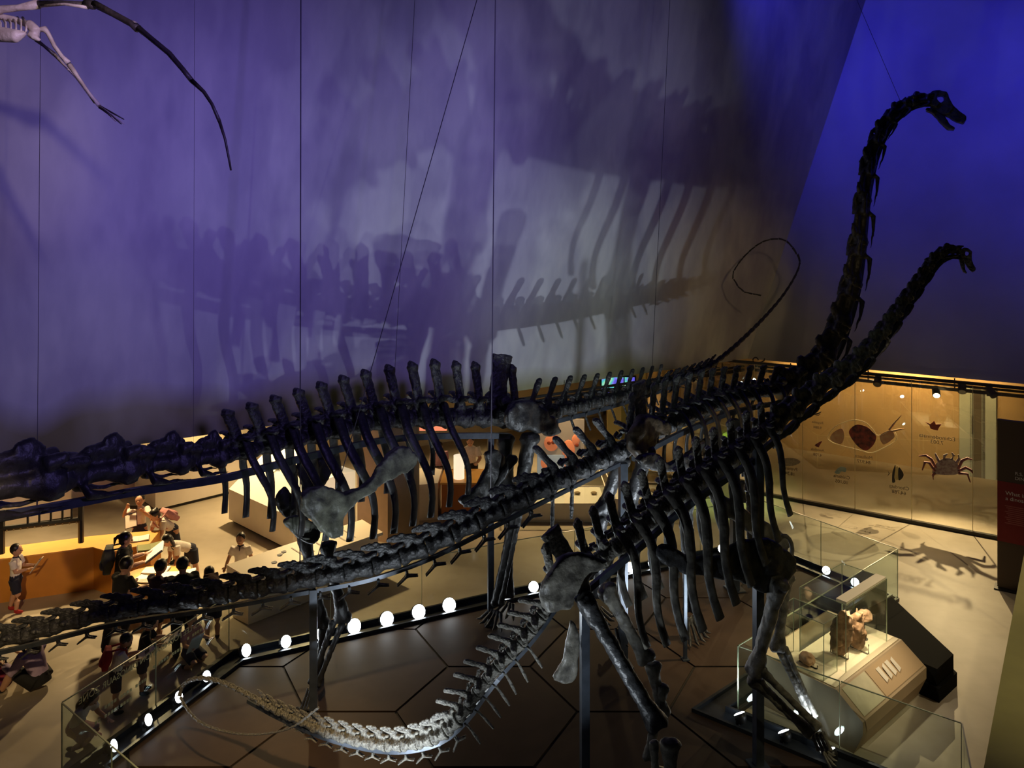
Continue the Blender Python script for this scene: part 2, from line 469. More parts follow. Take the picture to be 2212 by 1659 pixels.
# ------------------------------------------------------------------ glass balustrades
glass_sides = offset_poly(PLAT, .24)
GLAB = {0: 'frosty glass balustrade with mirrored gold lettering in front of the schoolchildren', 1: 'clear glass balustrade beside the sloped white reading desk',
        2: 'clear glass balustrade on the far side behind the standing legs', 3: 'clear glass balustrade beside the lit floor with the crab shadow',
        4: 'clear glass balustrade along the notch behind the fossil case', 5: 'clear glass balustrade in front of the fossil plinth',
        6: 'short dark edged glass balustrade in the lower right corner', 9: 'slanting glass balustrade in the lower left corner'}
GL = {}
for i, lab in GLAB.items():
    a, b = glass_sides[i], glass_sides[(i + 1) % len(PLAT)]
    d = (b - a); L_ = d.length; d.normalize(); nn = V((-d.y, d.x, 0))
    r = thing('glass_balustrade', lab, 'balustrade', tuple(a))
    GL[i] = (r, a, d, nn, L_)
    k = max(1, round(L_ / 1.6))
    for j in range(k):
        s0 = L_ * j / k + .008; s1 = L_ * (j + 1) / k - .008
        mb = MB(); c = a + d * (s0 + s1) / 2 + V((0, 0, .5))
        mb.box(c, (s1 - s0, .014, .90), M=Matrix((d, nn, V((0, 0, 1)))).transposed()); mb.build('pane', GLASS, r)
        mb = MB(); mb.box(c + V((0, 0, .455)), (s1 - s0, .016, .010), M=Matrix((d, nn, V((0, 0, 1)))).transposed()); mb.build('pane_edge', GEDGE, r)
        mb = MB(); mb.box(a + d * s1 + V((0, 0, .5)), (.006, .016, .90), M=Matrix((d, nn, V((0, 0, 1)))).transposed()); mb.build('pane_edge', GEDGE, r)
    mb = MB(); mb.box(a + d * L_ / 2 + V((0, 0, .03)), (L_, .05, .06), M=Matrix((d, nn, V((0, 0, 1)))).transposed()); mb.build('base_channel', BLACKM, r)
# ------------------------------------------------------------------ kerb lamps
LAMPGLOW = mat('lamp_glow', (1, 1, 1), .5, emit=(.86, .94, 1.0), emit_s=22)
LAMPGLOW_WARM = mat('warm_lamp_glow', (1, 1, 1), .5, emit=(1.0, .8, .5), emit_s=22)
lamp_pts = [(255, 1620, 'in front of the slanting corner glass', (-1.6, 10.2, 1.0), 24), (336, 1565, 'below the mirrored lettering', (-1.6, 10.2, 1.0), 24), (403, 1515, 'inside the whip tail loop', (-1.6, 10.2, 1.0), 24),
            (467, 1470, 'beside the thin tail end', (-1.6, 10.2, 1.0), 24), (533, 1427, 'at the kerb corner', (1, 10, 3), 40), (620, 1403, 'left of the steel tail post', (1, 9, 3), 40), (697, 1385, 'behind the slender forearm bones', (1, 9, 3), 40),
            (770, 1368, 'first of four glaring in a row', (1, 8.5, 3), 60), (842, 1352, 'second of four glaring in a row', (1, 8.5, 3), 60), (911, 1335, 'third of four glaring in a row', (1, 8.5, 3), 60), (978, 1320, 'last of four glaring in a row', (1, 8.5, 3), 60),
            (1101, 1293, 'beside the upright hind leg', (1.5, 9, 3), 40), (1160, 1278, 'behind the grey hip bone', (2, 9, 3), 40), (1366, 1231, 'behind the drooping ribs', (3, 10, 3), 40), (1415, 1221, 'behind the shoulder blade tip', (3, 10, 3), 40), (1568, 1191, 'at the far kerb', (3, 10, 3), 40),
            (1750, 1249, 'right of the raised shoulder', (3, 11, 3), 30), (1821, 1272, 'behind the glass case', (3, 11, 3), 30),
            (1597, 1553, 'left of the thick steel post base', (1.0, 14.5, 4.4), 540), (1688, 1600, 'right of the thick steel post base', (.8, 15, 4.4), 120), (1786, 1645, 'under the forefoot', (.8, 15, 4.4), 70),
            (560, 1800, 'below the low sweep of the tail', (-.5, 9.0, 2.4), 160), (820, 1930, 'on the near kerb below the tail bend', (-1.4, 10.4, 2.1), 260), (1000, 1975, 'between two others on the near side', (-1.95, 10.35, 3.1), 250), (1150, 2000, 'nearest the camera', (.8, 9, 3.2), 200)]
def on_kerb(p):
    best = None
    for i in range(len(PLAT)):
        a, b = PLAT[i], PLAT[(i + 1) % len(PLAT)]; d = b - a
        t = max(.02, min(.98, (p - a).dot(d) / d.length_squared)); q = a + d * t
        if best is None or (q - p).length < (best - p).length: best = q
    return best
for x, y, where, tgt, pw in lamp_pts:
    p = on_kerb(FZ(x, y, .12)); p.z = 0
    big = pw in (40, 60)
    to = (V(tgt) - p); to.normalize()
    hor = V((to.x, to.y, 0)).normalized()
    aim = (hor + V((0, 0, .42 if hor.y < .2 else 1.3))).normalized(); tgt = V(tgt) + V((0, 0, 2.2 if pw < 65 else 0))
    r = thing('kerb_lamp', 'small glaring white floodlight in the kerb ' + where, 'floodlight', tuple(p + V((0, 0, .03))), 'white floodlights set along the platform kerb')
    side = V((-hor.y, hor.x, 0)); up = aim.cross(side) * -1
    up = side.cross(aim) * -1
    R = Matrix((side, aim, V(side.cross(aim)))).transposed()
    cc = p + V((0, 0, .135)); rr = .12 if pw == 60 else (.095 if big else .075)
    mb = MB(); mb.tube([cc - aim * .09, cc - aim * .03, cc + aim * .03], [rr * .6, rr * 1.05, rr * 1.08], 14); mb.build('housing', BLACKM, r, smooth=True)
    mb = MB(); mb.tube([cc + aim * .031, cc + aim * .036, cc + aim * .045], [rr, rr, rr * .7], 14); mb.build('lens', LAMPGLOW, r, smooth=True)
    mb = MB(); mb.box(p + V((0, 0, .05)), (.12, .05, .04), M=Matrix((side, hor, V((0, 0, 1)))).transposed()); mb.tube([cc - side * (rr + .02), p - side * .05 + V((0, 0, .05))], .008, 6); mb.tube([cc + side * (rr + .02), p + side * .05 + V((0, 0, .05))], .008, 6); mb.build('bracket', BLACKM, r)
    l = spot(tuple(cc + aim * .08), tgt, pw * (1.0 if pw > 62 else .55), (COOL if pw > 65 and pw < 300 else COOL), (80 if pw < 62 else 60) if pw < 65 else (44 if pw == 250 else 60 if pw < 300 else 74), .8, .035, 'kerb_lamp_light')
    l.parent = r; l.matrix_parent_inverse = world_of(r).inverted()

# ------------------------------------------------------------------ fossil skeletons
def bone_mat(name, c1, c2, rough=.45):
    return mat(name, c1, rough, color2=c2, noise_scale=7, bump=.6, spec=.5, detail=8)
BONE_A = bone_mat('fossil_bone_black', (.036, .036, .034), (.012, .011, .011))
BONE_LIT = bone_mat('fossil_bone_lit', (.17, .175, .125), (.05, .05, .04))  # paler copy of the black bone, with the light on it put into the colour
BONE_B = bone_mat('fossil_bone_dark', (.065, .066, .068), (.022, .021, .020), .36)
BONE_C = bone_mat('fossil_bone_grey', (.26, .245, .20), (.060, .055, .048), .42)
BONE_W = bone_mat('pale_bone', (.70, .60, .52), (.42, .33, .27))

def blob(parts, vox=.05, rough=.045, rscale=3.0, relax=2, name='bone'):
    mb = MB()
    for k, *a in parts:
        if k == 't': mb.tube(*a)
        elif k == 'e': mb.ell(*a)
        elif k == 'b': mb.box(*a)
        elif k == 's': mb.slab(*a)
    return mb.mesh(name, remesh=vox, relax=relax, rough=rough, rscale=rscale)
def sym(parts):
    out = list(parts)
    for k, *a in parts:
        if k == 't': out.append((k, [V((p[0], -p[1], p[2])) for p in a[0]], *a[1:]))
        elif k == 'e': out.append((k, (a[0][0], -a[0][1], a[0][2]), *a[1:]))
    return out
SPOOL = ('t', [(-.5, 0, 0), (-.42, 0, 0), (-.2, 0, 0), (.2, 0, 0), (.42, 0, 0), (.5, 0, 0)], [.40, .43, .33, .33, .43, .40], 16)
# x runs away from the hip, z is up, one unit is a centrum
VD = blob([SPOOL, ('t', [(-.05, 0, .3), (.0, 0, .8)], [(.3, .22), (.26, .16)], 10), ('t', [(.0, 0, .75), (.12, 0, 1.3), (.34, 0, 1.95), (.42, 0, 2.25)], [(.14, .26), (.13, .22), (.12, .24), (.16, .27)], 10, (0, 1, 0)),
           ('e', (.44, .07, 2.3), (.17, .1, .13)), ('e', (.44, -.07, 2.3), (.17, .1, .13))] +
          sym([('t', [(0, .1, .75), (.02, .55, .95), (.02, .85, .92)], [(.12, .2), (.1, .15), (.13, .13)], 8), ('t', [(-.35, .12, .75), (-.62, .15, .85)], [.12, .09], 8), ('t', [(.3, .12, .75), (.56, .14, .7)], [.12, .08], 8)]), name='dorsal')
VS = blob([SPOOL, ('t', [(0, 0, .2), (0, 0, .9)], [(.42, .3), (.46, .2)], 10), ('t', [(0, 0, .8), (.02, 0, 1.6), (.0, 0, 2.75)], [(.40, .16), (.38, .13), (.43, .16)], 10, (1, 0, 0))] +
          sym([('t', [(0, .1, .1), (0, .75, .25)], [(.3, .25), (.4, .3)], 8), ('t', [(0, .1, .75), (0, .7, .85)], [(.2, .2), (.25, .2)], 8)]), name='sacral')
VP = blob([SPOOL, ('t', [(-.02, 0, .3), (.02, 0, .75)], [(.28, .2), (.22, .14)], 10), ('t', [(.02, 0, .7), (.22, 0, 1.15), (.5, 0, 1.7)], [(.13, .18), (.11, .17), (.13, .19)], 10, (0, 1, 0)), ('e', (.52, 0, 1.74), (.18, .13, .12))] +
          sym([('t', [(0, .2, .2), (.05, .75, .3)], [(.28, .22), (.18, .14)], 8), ('t', [(-.32, .1, .62), (-.6, .13, .75)], [.11, .08], 8), ('t', [(.3, .1, .65), (.55, .12, .66)], [.1, .07], 8)]), name='proximal_caudal')
VM = blob([SPOOL, ('t', [(-.1, 0, .3), (-.05, 0, .62)], [(.34, .18), (.3, .12)], 10), ('t', [(-.28, 0, .62), (.1, 0, .72), (.5, 0, .88), (.82, 0, .98)], [(.16, .10), (.22, .09), (.20, .08), (.10, .07)], 10), ('t', [(.1, 0, .7), (.3, 0, 1.05)], [(.2, .07), (.1, .06)], 8)] +
          sym([('t', [(-.3, .1, .5), (-.75, .13, .60)], [.12, .09], 8), ('t', [(0, .25, .15), (.02, .52, .2)], [(.2, .16), (.12, .1)], 8)]), name='middle_caudal')
VT = blob([('t', [(-.49, 0, 0), (-.4, 0, 0), (0, 0, 0), (.4, 0, 0), (.49, 0, 0)], [.30, .36, .24, .36, .30], 12), ('t', [(-.4, 0, .25), (.1, 0, .4), (.6, 0, .42)], [(.1, .1), (.14, .08), (.07, .06)], 8)], name='distal_caudal', rough=.02)
VC = blob([('t', [(-.52, 0, 0), (-.42, 0, 0), (-.1, 0, .02), (.3, 0, .02), (.5, 0, 0)], [.17, .18, .105, .12, .15], 14), ('t', [(-.35, 0, .12), (-.2, 0, .24), (.15, 0, .22), (.42, 0, .13)], [(.1, .08), (.11, .07), (.09, .06), (.06, .05)], 10),
           ('t', [(-.28, 0, .25), (-.2, 0, .36), (-.05, 0, .34)], [(.1, .05), (.08, .05), (.05, .04)], 8)] +
          sym([('t', [(.2, .1, .16), (.48, .12, .20), (.6, .12, .2)], [.07, .06, .04], 8), ('t', [(-.3, .1, .18), (-.52, .12, .24)], [.08, .05], 8), ('t', [(.25, .12, -.06), (.2, .17, -.16), (-.1, .16, -.2), (-.55, .15, -.2)], [.06, .06, .035, .016], 8)]),
          vox=.026, rough=.018, rscale=6, name='cervical')
CHV = blob([('t', [(.0, .16, .0), (.04, .03, -.28), (.14, 0, -.6), (.28, 0, -1.0), (.42, 0, -1.35)], [.07, .08, (.10, .06), (.11, .055), (.08, .05)], 8), ('t', [(.0, -.16, .0), (.04, -.03, -.28)], [.07, .08], 8)], vox=.04, rough=.015, name='chevron')
CHS = blob([('t', [(-.05, .14, 0), (0, .05, -.3)], [.06, .07], 8), ('t', [(-.05, -.14, 0), (0, -.05, -.3)], [.06, .07], 8), ('t', [(-.42, .08, -.50), (0, .07, -.32), (.5, .08, -.62)], [.05, .08, .05], 8), ('t', [(-.42, -.08, -.50), (0, -.07, -.32), (.5, -.08, -.62)], [.05, .08, .05], 8)], vox=.035, rough=.012, name='skid_chevron')
def rib_mesh():
    pts = []; rad = []
    for i in range(15):
        t = i / 14
        a = t * 1.75
        pts.append((-.02 - .10 * t + .05 * math.sin(t * 6), .55 * math.sin(a) ** .8 if a > 0 else 0, .07 * math.sin(t * 3.1) - t * 1.0 + .02))
        w = .052 * (1 - .35 * t) if t < .9 else .04
        rad.append((w * .62, w))
    mb = MB(); mb.tube(pts, rad, 8, (0, 1, 0)); mb.tube([(0, -.10, -.03), (-.01, .05, -.05), pts[2]], [.022, .03, .03], 8)
    return mb.mesh('rib', smooth=True, rough=.006, rscale=8)
RIB = rib_mesh()
TH = {}
def vert(root, me, p, T, S, U, s, sl, m, name='vertebra'):
    return put(name, me, m, root, basis(p, T * sl, S * s, U * s))
def rail_along(root, cv, d0, d1, off, w, h, m=STEEL, name='support_rail', step=.12):
    n = max(2, int((d1 - d0) / step)); vs = []; fs = []
    for i in range(n + 1):
        d = d0 + (d1 - d0) * i / n
        p, T, S, U = cv.frame(d); o = off(d) if callable(off) else off
        c = p - U * o
        for a, b in ((-1, -1), (1, -1), (1, 1), (-1, 1)): vs.append(c + S * a * w / 2 + U * b * h / 2)
    for i in range(n):
        for j in range(4): fs.append((i * 4 + j, i * 4 + (j + 1) % 4, i * 4 + 4 + (j + 1) % 4, i * 4 + 4 + j))
    fs += [(3, 2, 1, 0), tuple(range(n * 4, n * 4 + 4))]
    MB().add(vs, fs).build(name, m, root)
def post(root, p, z_top, w=.11, name='support_post'):
    mb = MB(); mb.box((p[0], p[1], z_top / 2 + .016), (w, w, z_top - .034), rz=.2); o = mb.build(name, STEEL, root)
    mb = MB(); mb.box((p[0], p[1], .044), (w * 2.2, w * 2.2, .02), rz=.2); mb.build('foot_plate', STEEL, o)
def long_bone(root, name, p0, p1, r, e0=1.7, e1=1.9, m=None, bow=0.0, flat=.8, side=V((1, 0, 0)), n=13):
    p0, p1 = V(p0), V(p1); ax = (p1 - p0); L = ax.length; t = ax / L
    s = side - t * side.dot(t); s.normalize(); w = t.cross(s)
    pts = []; rad = []
    for i in range(n):
        k = i / (n - 1)
        pts.append(p0 + ax * k + w * bow * math.sin(k * math.pi))
        g = 1 + (e0 - 1) * max(0, 1 - k / .28) ** 1.4 + (e1 - 1) * max(0, 1 - (1 - k) / .28) ** 1.4
        if k in (0, 1): g *= .72
        rad.append((r * g, r * g * flat))
    mb = MB(); mb.tube(pts, rad, 12, s)
    R = Matrix((s, w, t)).transposed()
    for q in (-1, 1):
        mb.ell(p1 - t * r * .6 + s * q * r * e1 * .45, (r * e1 * .55, r * e1 * .75, r * 1.0), 10, 8, R)
    mb.ell(p0 + t * r * .6 + s * r * e0 * .3, (r * e0 * .7, r * e0 * .7 * flat, r * .9), 10, 8, R)
    return mb.build(name, m, root, remesh=max(.016, r / 3.2), relax=3, rough=r * .2, rscale=.62 / r)
def plate_bone(root, name, outline, pt, n, thick, m, vox=None, extra=()):
    n = V(n).normalized()
    pts = catmull([PL(x, y, pt, n) for x, y in outline], n=4, closed=True)
    mb = MB(); mb.slab(pts, n, thick)
    for c, r in extra: mb.ell(PL(c[0], c[1], pt, n), (r, r, r))
    return mb.build(name, m, root, remesh=vox or thick / 3.4, relax=6, rough=thick * .26, rscale=5)
def toes(root, name, p, d, s, m, k=5, size=.2):
    d = V(d).normalized(); side = d.cross(V((0, 0, 1))).normalized(); mb = MB()
    for i in range(k):
        a = (i - (k - 1) / 2) * .42
        q = (d * math.cos(a) + side * math.sin(a))
        b0 = V(p) + side * (i - (k - 1) / 2) * size * .28
        mb.tube([b0 + V((0, 0, .0)), b0 + q * size * .45 - V((0, 0, s * .45)), b0 + q * size * .95 - V((0, 0, s * .92)), b0 + q * size * 1.35 - V((0, 0, s * .98))], [size * .17, size * .14, size * .15, size * .04], 8)
    return mb.build(name, m, root, remesh=size * .055, relax=1, rough=size * .02, rscale=8)

def skeleton(spec):
    root = spec['root']; m = spec['mat']
    trunk = Curve3(spec['trunk']); tail = Curve3(spec['tail'])
    # trunk and neck
    d = spec.get('d0', 0.0); i = 0; nd = spec['ndorsal']; ns = 4
    for k in range(ns):
        s = spec['dlen'] * .92
        p, T, S, U = trunk.frame(d + s / 2); vert(root, VS if k == 1 else VD, p, T, S, U * (1 if k == 1 else .98), spec['dlen'], s * (1.3 if k == 1 else 1.0), m); d += s
    rl = spec['rib']
    for k in range(nd):
        f = k / max(1, nd - 1); s = spec['dlen'] * (1 - .05 * f); g = spec['dlen']
        p, T, S, U = trunk.frame(d + s / 2)
        o = vert(root, VD, p, T, S, U * spec.get('spine', 1.0) * (1 - .38 * f), g, s, m)
        L = rl * (0.55 + .45 * math.sin(math.pi * (.18 + .72 * f)))
        down = spec.get('ribdir', V((0, 0, -1)))
        for sg in (1, -1):
            zz = -(down - S * down.dot(S)).normalized()
            xx = S.cross(zz) * -1 if False else T - zz * T.dot(zz); xx.normalize()
            Mx = basis(p + U * g * .55 + S * sg * g * .3, xx * L, S * sg * L * spec.get('ribw', .8), zz * L)
            put('rib', RIB, m, root, Mx)
        d += s
    nfun = spec['neck']; dn = d
    while d < trunk.L - .12:
        f = (d - dn) / max(.01, trunk.L - dn); s, g = nfun(f)
        if d + s > trunk.L + .15: break
        p, T, S, U = trunk.frame(d + s / 2); vert(root, VC, p, T, S, U, g, s, m); d += s
    spec['trunk_end'] = d
    rail_along(root, trunk, spec.get('rail0', .2), min(d, trunk.L), spec['rail_off'], *spec['rail'], name='support_rail')
    # tail
    d = 0.05; i = 0
    while d < tail.L - .03:
        f = d / tail.L; s, g, kind = spec['tailf'](f, d)
        p, T, S, U = tail.frame(d + s / 2)
        me = {'p': VP, 'm': VM, 't': VT}[kind]
        vert(root, me, p, T, S, U, g, s * .97, m)
        if kind == 'p' and i > 1: put('chevron', CHV, m, root, basis(p - U * g * .42 + T * s * .45, T * g, S * g, U * g * spec.get('chev', 1.0)))
        elif kind == 'm' and f < spec.get('skid', .8): put('chevron', CHS, m, root, basis(p - U * (g * .42 + spec.get('skid_drop', 0)) + T * s * .45, T * g * 1.1, S * g, U * g * .9))
        d += s; i += 1
    r0, r1 = spec['tail_rail']
    rail_along(root, tail, r0, r1, spec['tail_off'], *spec['trail'], name='support_rail')
    return trunk, tail
def skull_mesh():
    # profile of the gaping skull with its open orbit, x forward, z up, y across
    mb = MB()
    def S(poly, t0, y=0.0):
        mb.slab([((x - 1480) / 280, y, -(z - 300) / 280) for x, z in poly], (0, 1, 0), t0)
    S([(1400, 240), (1430, 190), (1480, 182), (1468, 232), (1475, 270), (1495, 292), (1470, 330), (1420, 300)], .44)
    S([(1430, 190), (1490, 182), (1540, 200), (1550, 240), (1522, 240), (1500, 226), (1468, 232)], .40)
    S([(1522, 235), (1550, 225), (1560, 260), (1590, 320), (1560, 380), (1525, 395), (1495, 350), (1495, 292), (1520, 275)], .36)
    S([(1560, 300), (1590, 320), (1630, 370), (1675, 410), (1678, 445), (1655, 478), (1610, 460), (1570, 430), (1525, 395)], .30)
    S([(1470, 320), (1500, 290), (1530, 340), (1525, 395), (1480, 380), (1430, 345), (1420, 300)], .34)
    up = mb.mesh('skull', remesh=.022, relax=2, rough=.018, rscale=7)
    mb = MB()
    for y in (-.15, .15): S([(1395, 320), (1430, 330), (1480, 370), (1525, 400), (1545, 440), (1565, 480), (1600, 505), (1595, 525), (1550, 520), (1510, 480), (1470, 420), (1430, 370), (1390, 345)], .10, y)
    S([(1545, 470), (1565, 480), (1600, 505), (1595, 525), (1550, 520)], .36)
    return up, mb.mesh('jaw', remesh=.032, relax=2, rough=.012, rscale=7)
SKU, SKJ = skull_mesh()
def skull(root, M, m):
    put('skull', SKU, m, root, M); put('jaw', SKJ, m, root, M)

# --- the skeleton whose neck runs out of the picture on the left
A = thing('sauropod_skeleton', 'huge dark sauropod skeleton with its long neck leaving the picture on the left', 'skeleton', (-.2, 13.6, 0.033))
TRA = [P(*q) for q in ((1125, 905, 13.4), (1050, 903, 13.0), (950, 903, 12.5), (850, 908, 12.0), (780, 918, 11.6), (700, 935, 11.1), (600, 958, 10.5), (480, 985, 9.8), (300, 1008, 9.0), (150, 1033, 8.4), (0, 1058, 7.9), (-130, 1085, 7.5))]
TAA = [P(*q) for q in ((1125, 905, 13.4), (1200, 888, 13.9), (1300, 866, 14.55), (1400, 840, 15.2), (1480, 814, 15.8), (1545, 783, 16.4), (1620, 718, 17.1), (1690, 640, 17.8), (1726, 575, 18.2), (1715, 540, 18.3), (1690, 518, 18.3), (1650, 522, 18.3), (1612, 550, 18.3), (1585, 588, 18.2), (1590, 612, 18.2), (1608, 630, 18.2), (1636, 637, 18.1))]
def tfA(f, d):
    if d < 3.4: return .40 - .045 * d, .36 - .04 * d, 'p'
    if d < 5.2: return .24, .24 - (d - 3.4) * .05, 'm'
    return .2, max(.045, .15 - (d - 5.2) * .022), 't'
sA = dict(root=A, mat=BONE_A, trunk=TRA, tail=TAA, ndorsal=10, dlen=.40, spine=1.0, rib=1.75, ribw=.62, neck=lambda f: (.50 + .80 * f, .85 + .55 * f), rail_off=lambda d: .30 - .002 * d, rail=(.07, .09),
          tailf=tfA, tail_rail=(.2, 4.5), tail_off=lambda d: .22 - .03 * d, trail=(.06, .07), chev=.9)
trA, taA = skeleton(sA)
nA = V((.73, -.68, 0))
sh = P(700, 930, 11.1) + nA * .95
scap = plate_bone(A, 'scapula', [(838, 978), (868, 963), (892, 975), (898, 1000), (882, 1018), (858, 1026), (828, 1042), (790, 1072), (762, 1094), (745, 1112), (736, 1135), (738, 1152), (722, 1163), (704, 1157), (688, 1140), (667, 1120), (652, 1098), (650, 1072), (664, 1053), (690, 1046), (714, 1052), (738, 1062), (770, 1056), (800, 1030), (824, 1000)], sh, nA, .12, BONE_LIT, extra=(((690, 1090), .13), ((872, 990), .07)))
plate_bone(A, 'scapula', [(596, 1078), (615, 1050), (640, 1085), (655, 1060), (640, 1012), (656, 985), (690, 972), (722, 985), (706, 1040), (684, 1062), (672, 1110), (640, 1130), (608, 1112)], P(660, 960, 11.4) - nA * .35, nA, .10, BONE_A)
plate_bone(A, 'sternal_plate', [(612, 1120), (635, 1113), (668, 1122), (690, 1140), (688, 1165), (668, 1175), (640, 1160), (620, 1140)], P(650, 1140, 10.7), (.5, -.85, .2), .10, BONE_LIT)
long_bone(A, 'humerus', P(706, 1172, 10.75), P(742, 1340, 10.95), .085, 1.7, 1.6, BONE_A)
long_bone(A, 'ulna', P(722, 1338, 10.95), P(672, 1478, 10.85), .045, 1.5, 1.4, BONE_A)
long_bone(A, 'radius', P(740, 1345, 10.9), P(684, 1482, 10.75), .042, 1.4, 1.4, BONE_A)
for k in range(4): long_bone(A, 'metacarpal', P(668 + k * 5, 1485, 10.85 - k * .05), P(650 + k * 7, 1535, 10.75 - k * .06), .028, 1.3, 1.3, BONE_A)
toes(A, 'forefoot', P(652, 1532, 10.75), (-.6, -.8, 0), .06, BONE_A, 5, .13)
long_bone(A, 'humerus', P(655, 1150, 11.25), P(697, 1352, 11.5), .085, 1.7, 1.6, BONE_A)
long_bone(A, 'ulna', P(697, 1356, 11.5), P(690, 1462, 11.6), .055, 1.4, 1.4, BONE_A)
toes(A, 'forefoot', P(690, 1462, 11.55), (-.6, -.8, 0), .1, BONE_A, 5, .14)
hp = P(1130, 905, 13.4) + nA * .48
plate_bone(A, 'ilium', [(1090, 890), (1108, 868), (1140, 861), (1170, 878), (1195, 905), (1208, 932), (1192, 946), (1168, 937), (1145, 930), (1122, 936), (1098, 922)], hp, nA, .16, BONE_A)
plate_bone(A, 'pubis', [(1048, 975), (1075, 972), (1088, 990), (1085, 1020), (1065, 1055), (1035, 1085), (1018, 1095), (996, 1090), (994, 1076), (1015, 1062), (1038, 1035), (1050, 1005)], P(1050, 1030, 12.8), nA, .11, BONE_A)
long_bone(A, 'ischium', P(1110, 985, 13.0), P(1052, 1085, 12.9), .075, 1.5, 1.4, BONE_A)
long_bone(A, 'femur', P(1145, 935, 12.9), P(1122, 1085, 12.85), .13, 1.5, 1.5, BONE_A)
long_bone(A, 'tibia', P(1115, 1090, 12.85), P(1072, 1305, 13.05), .085, 1.7, 1.4, BONE_A)
long_bone(A, 'fibula', P(1125, 1100, 12.75), P(1082, 1305, 12.95), .045, 1.4, 1.4, BONE_A)
toes(A, 'hindfoot', P(1072, 1318, 13.0), (-.7, -.7, 0), .2, BONE_A, 5, .2)
long_bone(A, 'femur', P(1090, 940, 13.6), P(1100, 1090, 13.5), .13, 1.5, 1.5, BONE_A)
long_bone(A, 'tibia', P(1100, 1095, 13.5), P(1098, 1290, 13.4), .085, 1.7, 1.4, BONE_A)
toes(A, 'hindfoot', P(1098, 1300, 13.3), (-.7, -.7, 0), .16, BONE_A, 5, .2)
for x, Y, yy in ((1060, 13.1, 935),):
    q = P(x, yy, Y); post(A, q, q.z, .10)

# --- the tall skeleton raising its neck on the right
B = thing('sauropod_skeleton', 'tall dark sauropod skeleton raising its neck and gaping skull against the blue wall', 'skeleton', (2.0, 12.0, 0.033))
TRB = [P(*q) for q in ((1350, 968, 11.85), (1430, 925, 12.6), (1500, 893, 13.2), (1570, 866, 13.8), (1640, 850, 14.2), (1700, 838, 14.5), (1757, 802, 14.7), (1797, 750, 14.8), (1822, 690, 14.9), (1842, 620, 15), (1856, 540, 15.1), (1866, 450, 15.2), (1876, 380, 15.3), (1891, 320, 15.4), (1916, 270, 15.5), (1950, 235, 15.6), (1985, 220, 15.6), (2008, 218, 15.6))]
TAB = [P(*q) for q in ((1350, 968, 11.85), (1280, 1002, 11.6), (1180, 1052, 11.3), (1080, 1102, 11.0), (1000, 1143, 10.8), (900, 1190, 10.65), (800, 1224, 10.5), (700, 1245, 10.4), (620, 1260, 10.3), (520, 1279, 10.2), (420, 1296, 10.1), (320, 1310, 10.0), (230, 1326, 9.95), (150, 1346, 9.9), (60, 1370, 9.85), (-40, 1393, 9.8), (-130, 1412, 9.8))]
def tfB(f, d):
    if d < 1.2: return .34, .36, 'p'
    return .40 - .004 * d, max(.21, .37 - .017 * d), 'm'
sB = dict(root=B, mat=BONE_B, trunk=TRB, tail=TAB, ndorsal=9, dlen=.34, spine=.95, rib=1.35, ribw=.7, neck=lambda f: (.58 + .28 * math.sin(math.pi * min(1, f * 1.15)) - .34 * max(0, f - .55), 1.12 - .62 * f ** 1.3), rail_off=lambda d: .24 if d < 5 else max(.07, .21 - .02 * (d - 5)), rail=(.07, .08),
          tailf=tfB, tail_rail=(.15, 10.6), tail_off=lambda d: .20 - .006 * d, trail=(.05, .055), chev=1.0, skid=1.0, skid_drop=.06)
trB, taB = skeleton(sB)
skull(B, basis(P(1650 + 1480 / 3.93, 150 + 300 / 3.93, 15.6), V((.87, -.49, 0)) * .70, V((.49, .87, 0)) * .62, V((0, 0, .678))), BONE_B)
nB = V((.75, -.66, 0))
plate_bone(B, 'ilium', [(1378, 905), (1402, 895), (1430, 905), (1442, 930), (1416, 950), (1396, 975), (1376, 990), (1360, 970), (1362, 935)], P(1400, 940, 11.8), nB, .16, bone_mat('fossil_bone_brown', (.12, .085, .05), (.04, .03, .02)))
plate_bone(B, 'scapula', [(1376, 992), (1402, 978), (1426, 984), (1440, 1000), (1470, 985), (1510, 955), (1545, 935), (1560, 950), (1545, 985), (1510, 1010), (1470, 1018), (1430, 1020), (1398, 1012)], P(1470, 990, 12.1), nB, .10, BONE_B)
long_bone(B, 'femur', P(1398, 965, 11.75), P(1352, 1125, 11.9), .12, 1.5, 1.5, BONE_B)
long_bone(B, 'tibia', P(1350, 1130, 11.9), P(1338, 1330, 12.1), .08, 1.6, 1.4, BONE_B)
toes(B, 'hindfoot', P(1338, 1350, 12.05), (.7, -.5, 0), .2, BONE_B, 5, .2)
long_bone(B, 'femur', P(1345, 985, 12.5), P(1300, 1110, 12.6), .12, 1.5, 1.5, BONE_B)
long_bone(B, 'tibia', P(1300, 1115, 12.6), P(1290, 1290, 12.75), .08, 1.6, 1.4, BONE_B)
toes(B, 'hindfoot', P(1290, 1318, 12.7), (.7, -.5, 0), .18, BONE_B, 5, .2)
long_bone(B, 'humerus', P(1512, 985, 12.5), P(1480, 1140, 12.6), .085, 1.7, 1.5, BONE_B)
long_bone(B, 'radius', P(1476, 1145, 12.6), P(1484, 1320, 12.65), .05, 1.4, 1.5, BONE_B)
long_bone(B, 'ulna', P(1490, 1142, 12.55), P(1500, 1322, 12.6), .055, 1.5, 1.5, BONE_B)
toes(B, 'forefoot', P(1494, 1330, 12.6), (.5, -.5, 0), .35, BONE_B, 5, .2)
long_bone(B, 'humerus', P(1630, 965, 14.5), P(1620, 1060, 14.6), .10, 1.6, 1.5, BONE_B)
long_bone(B, 'ulna', P(1620, 1062, 14.6), P(1622, 1200, 14.7), .075, 1.5, 1.5, BONE_B)
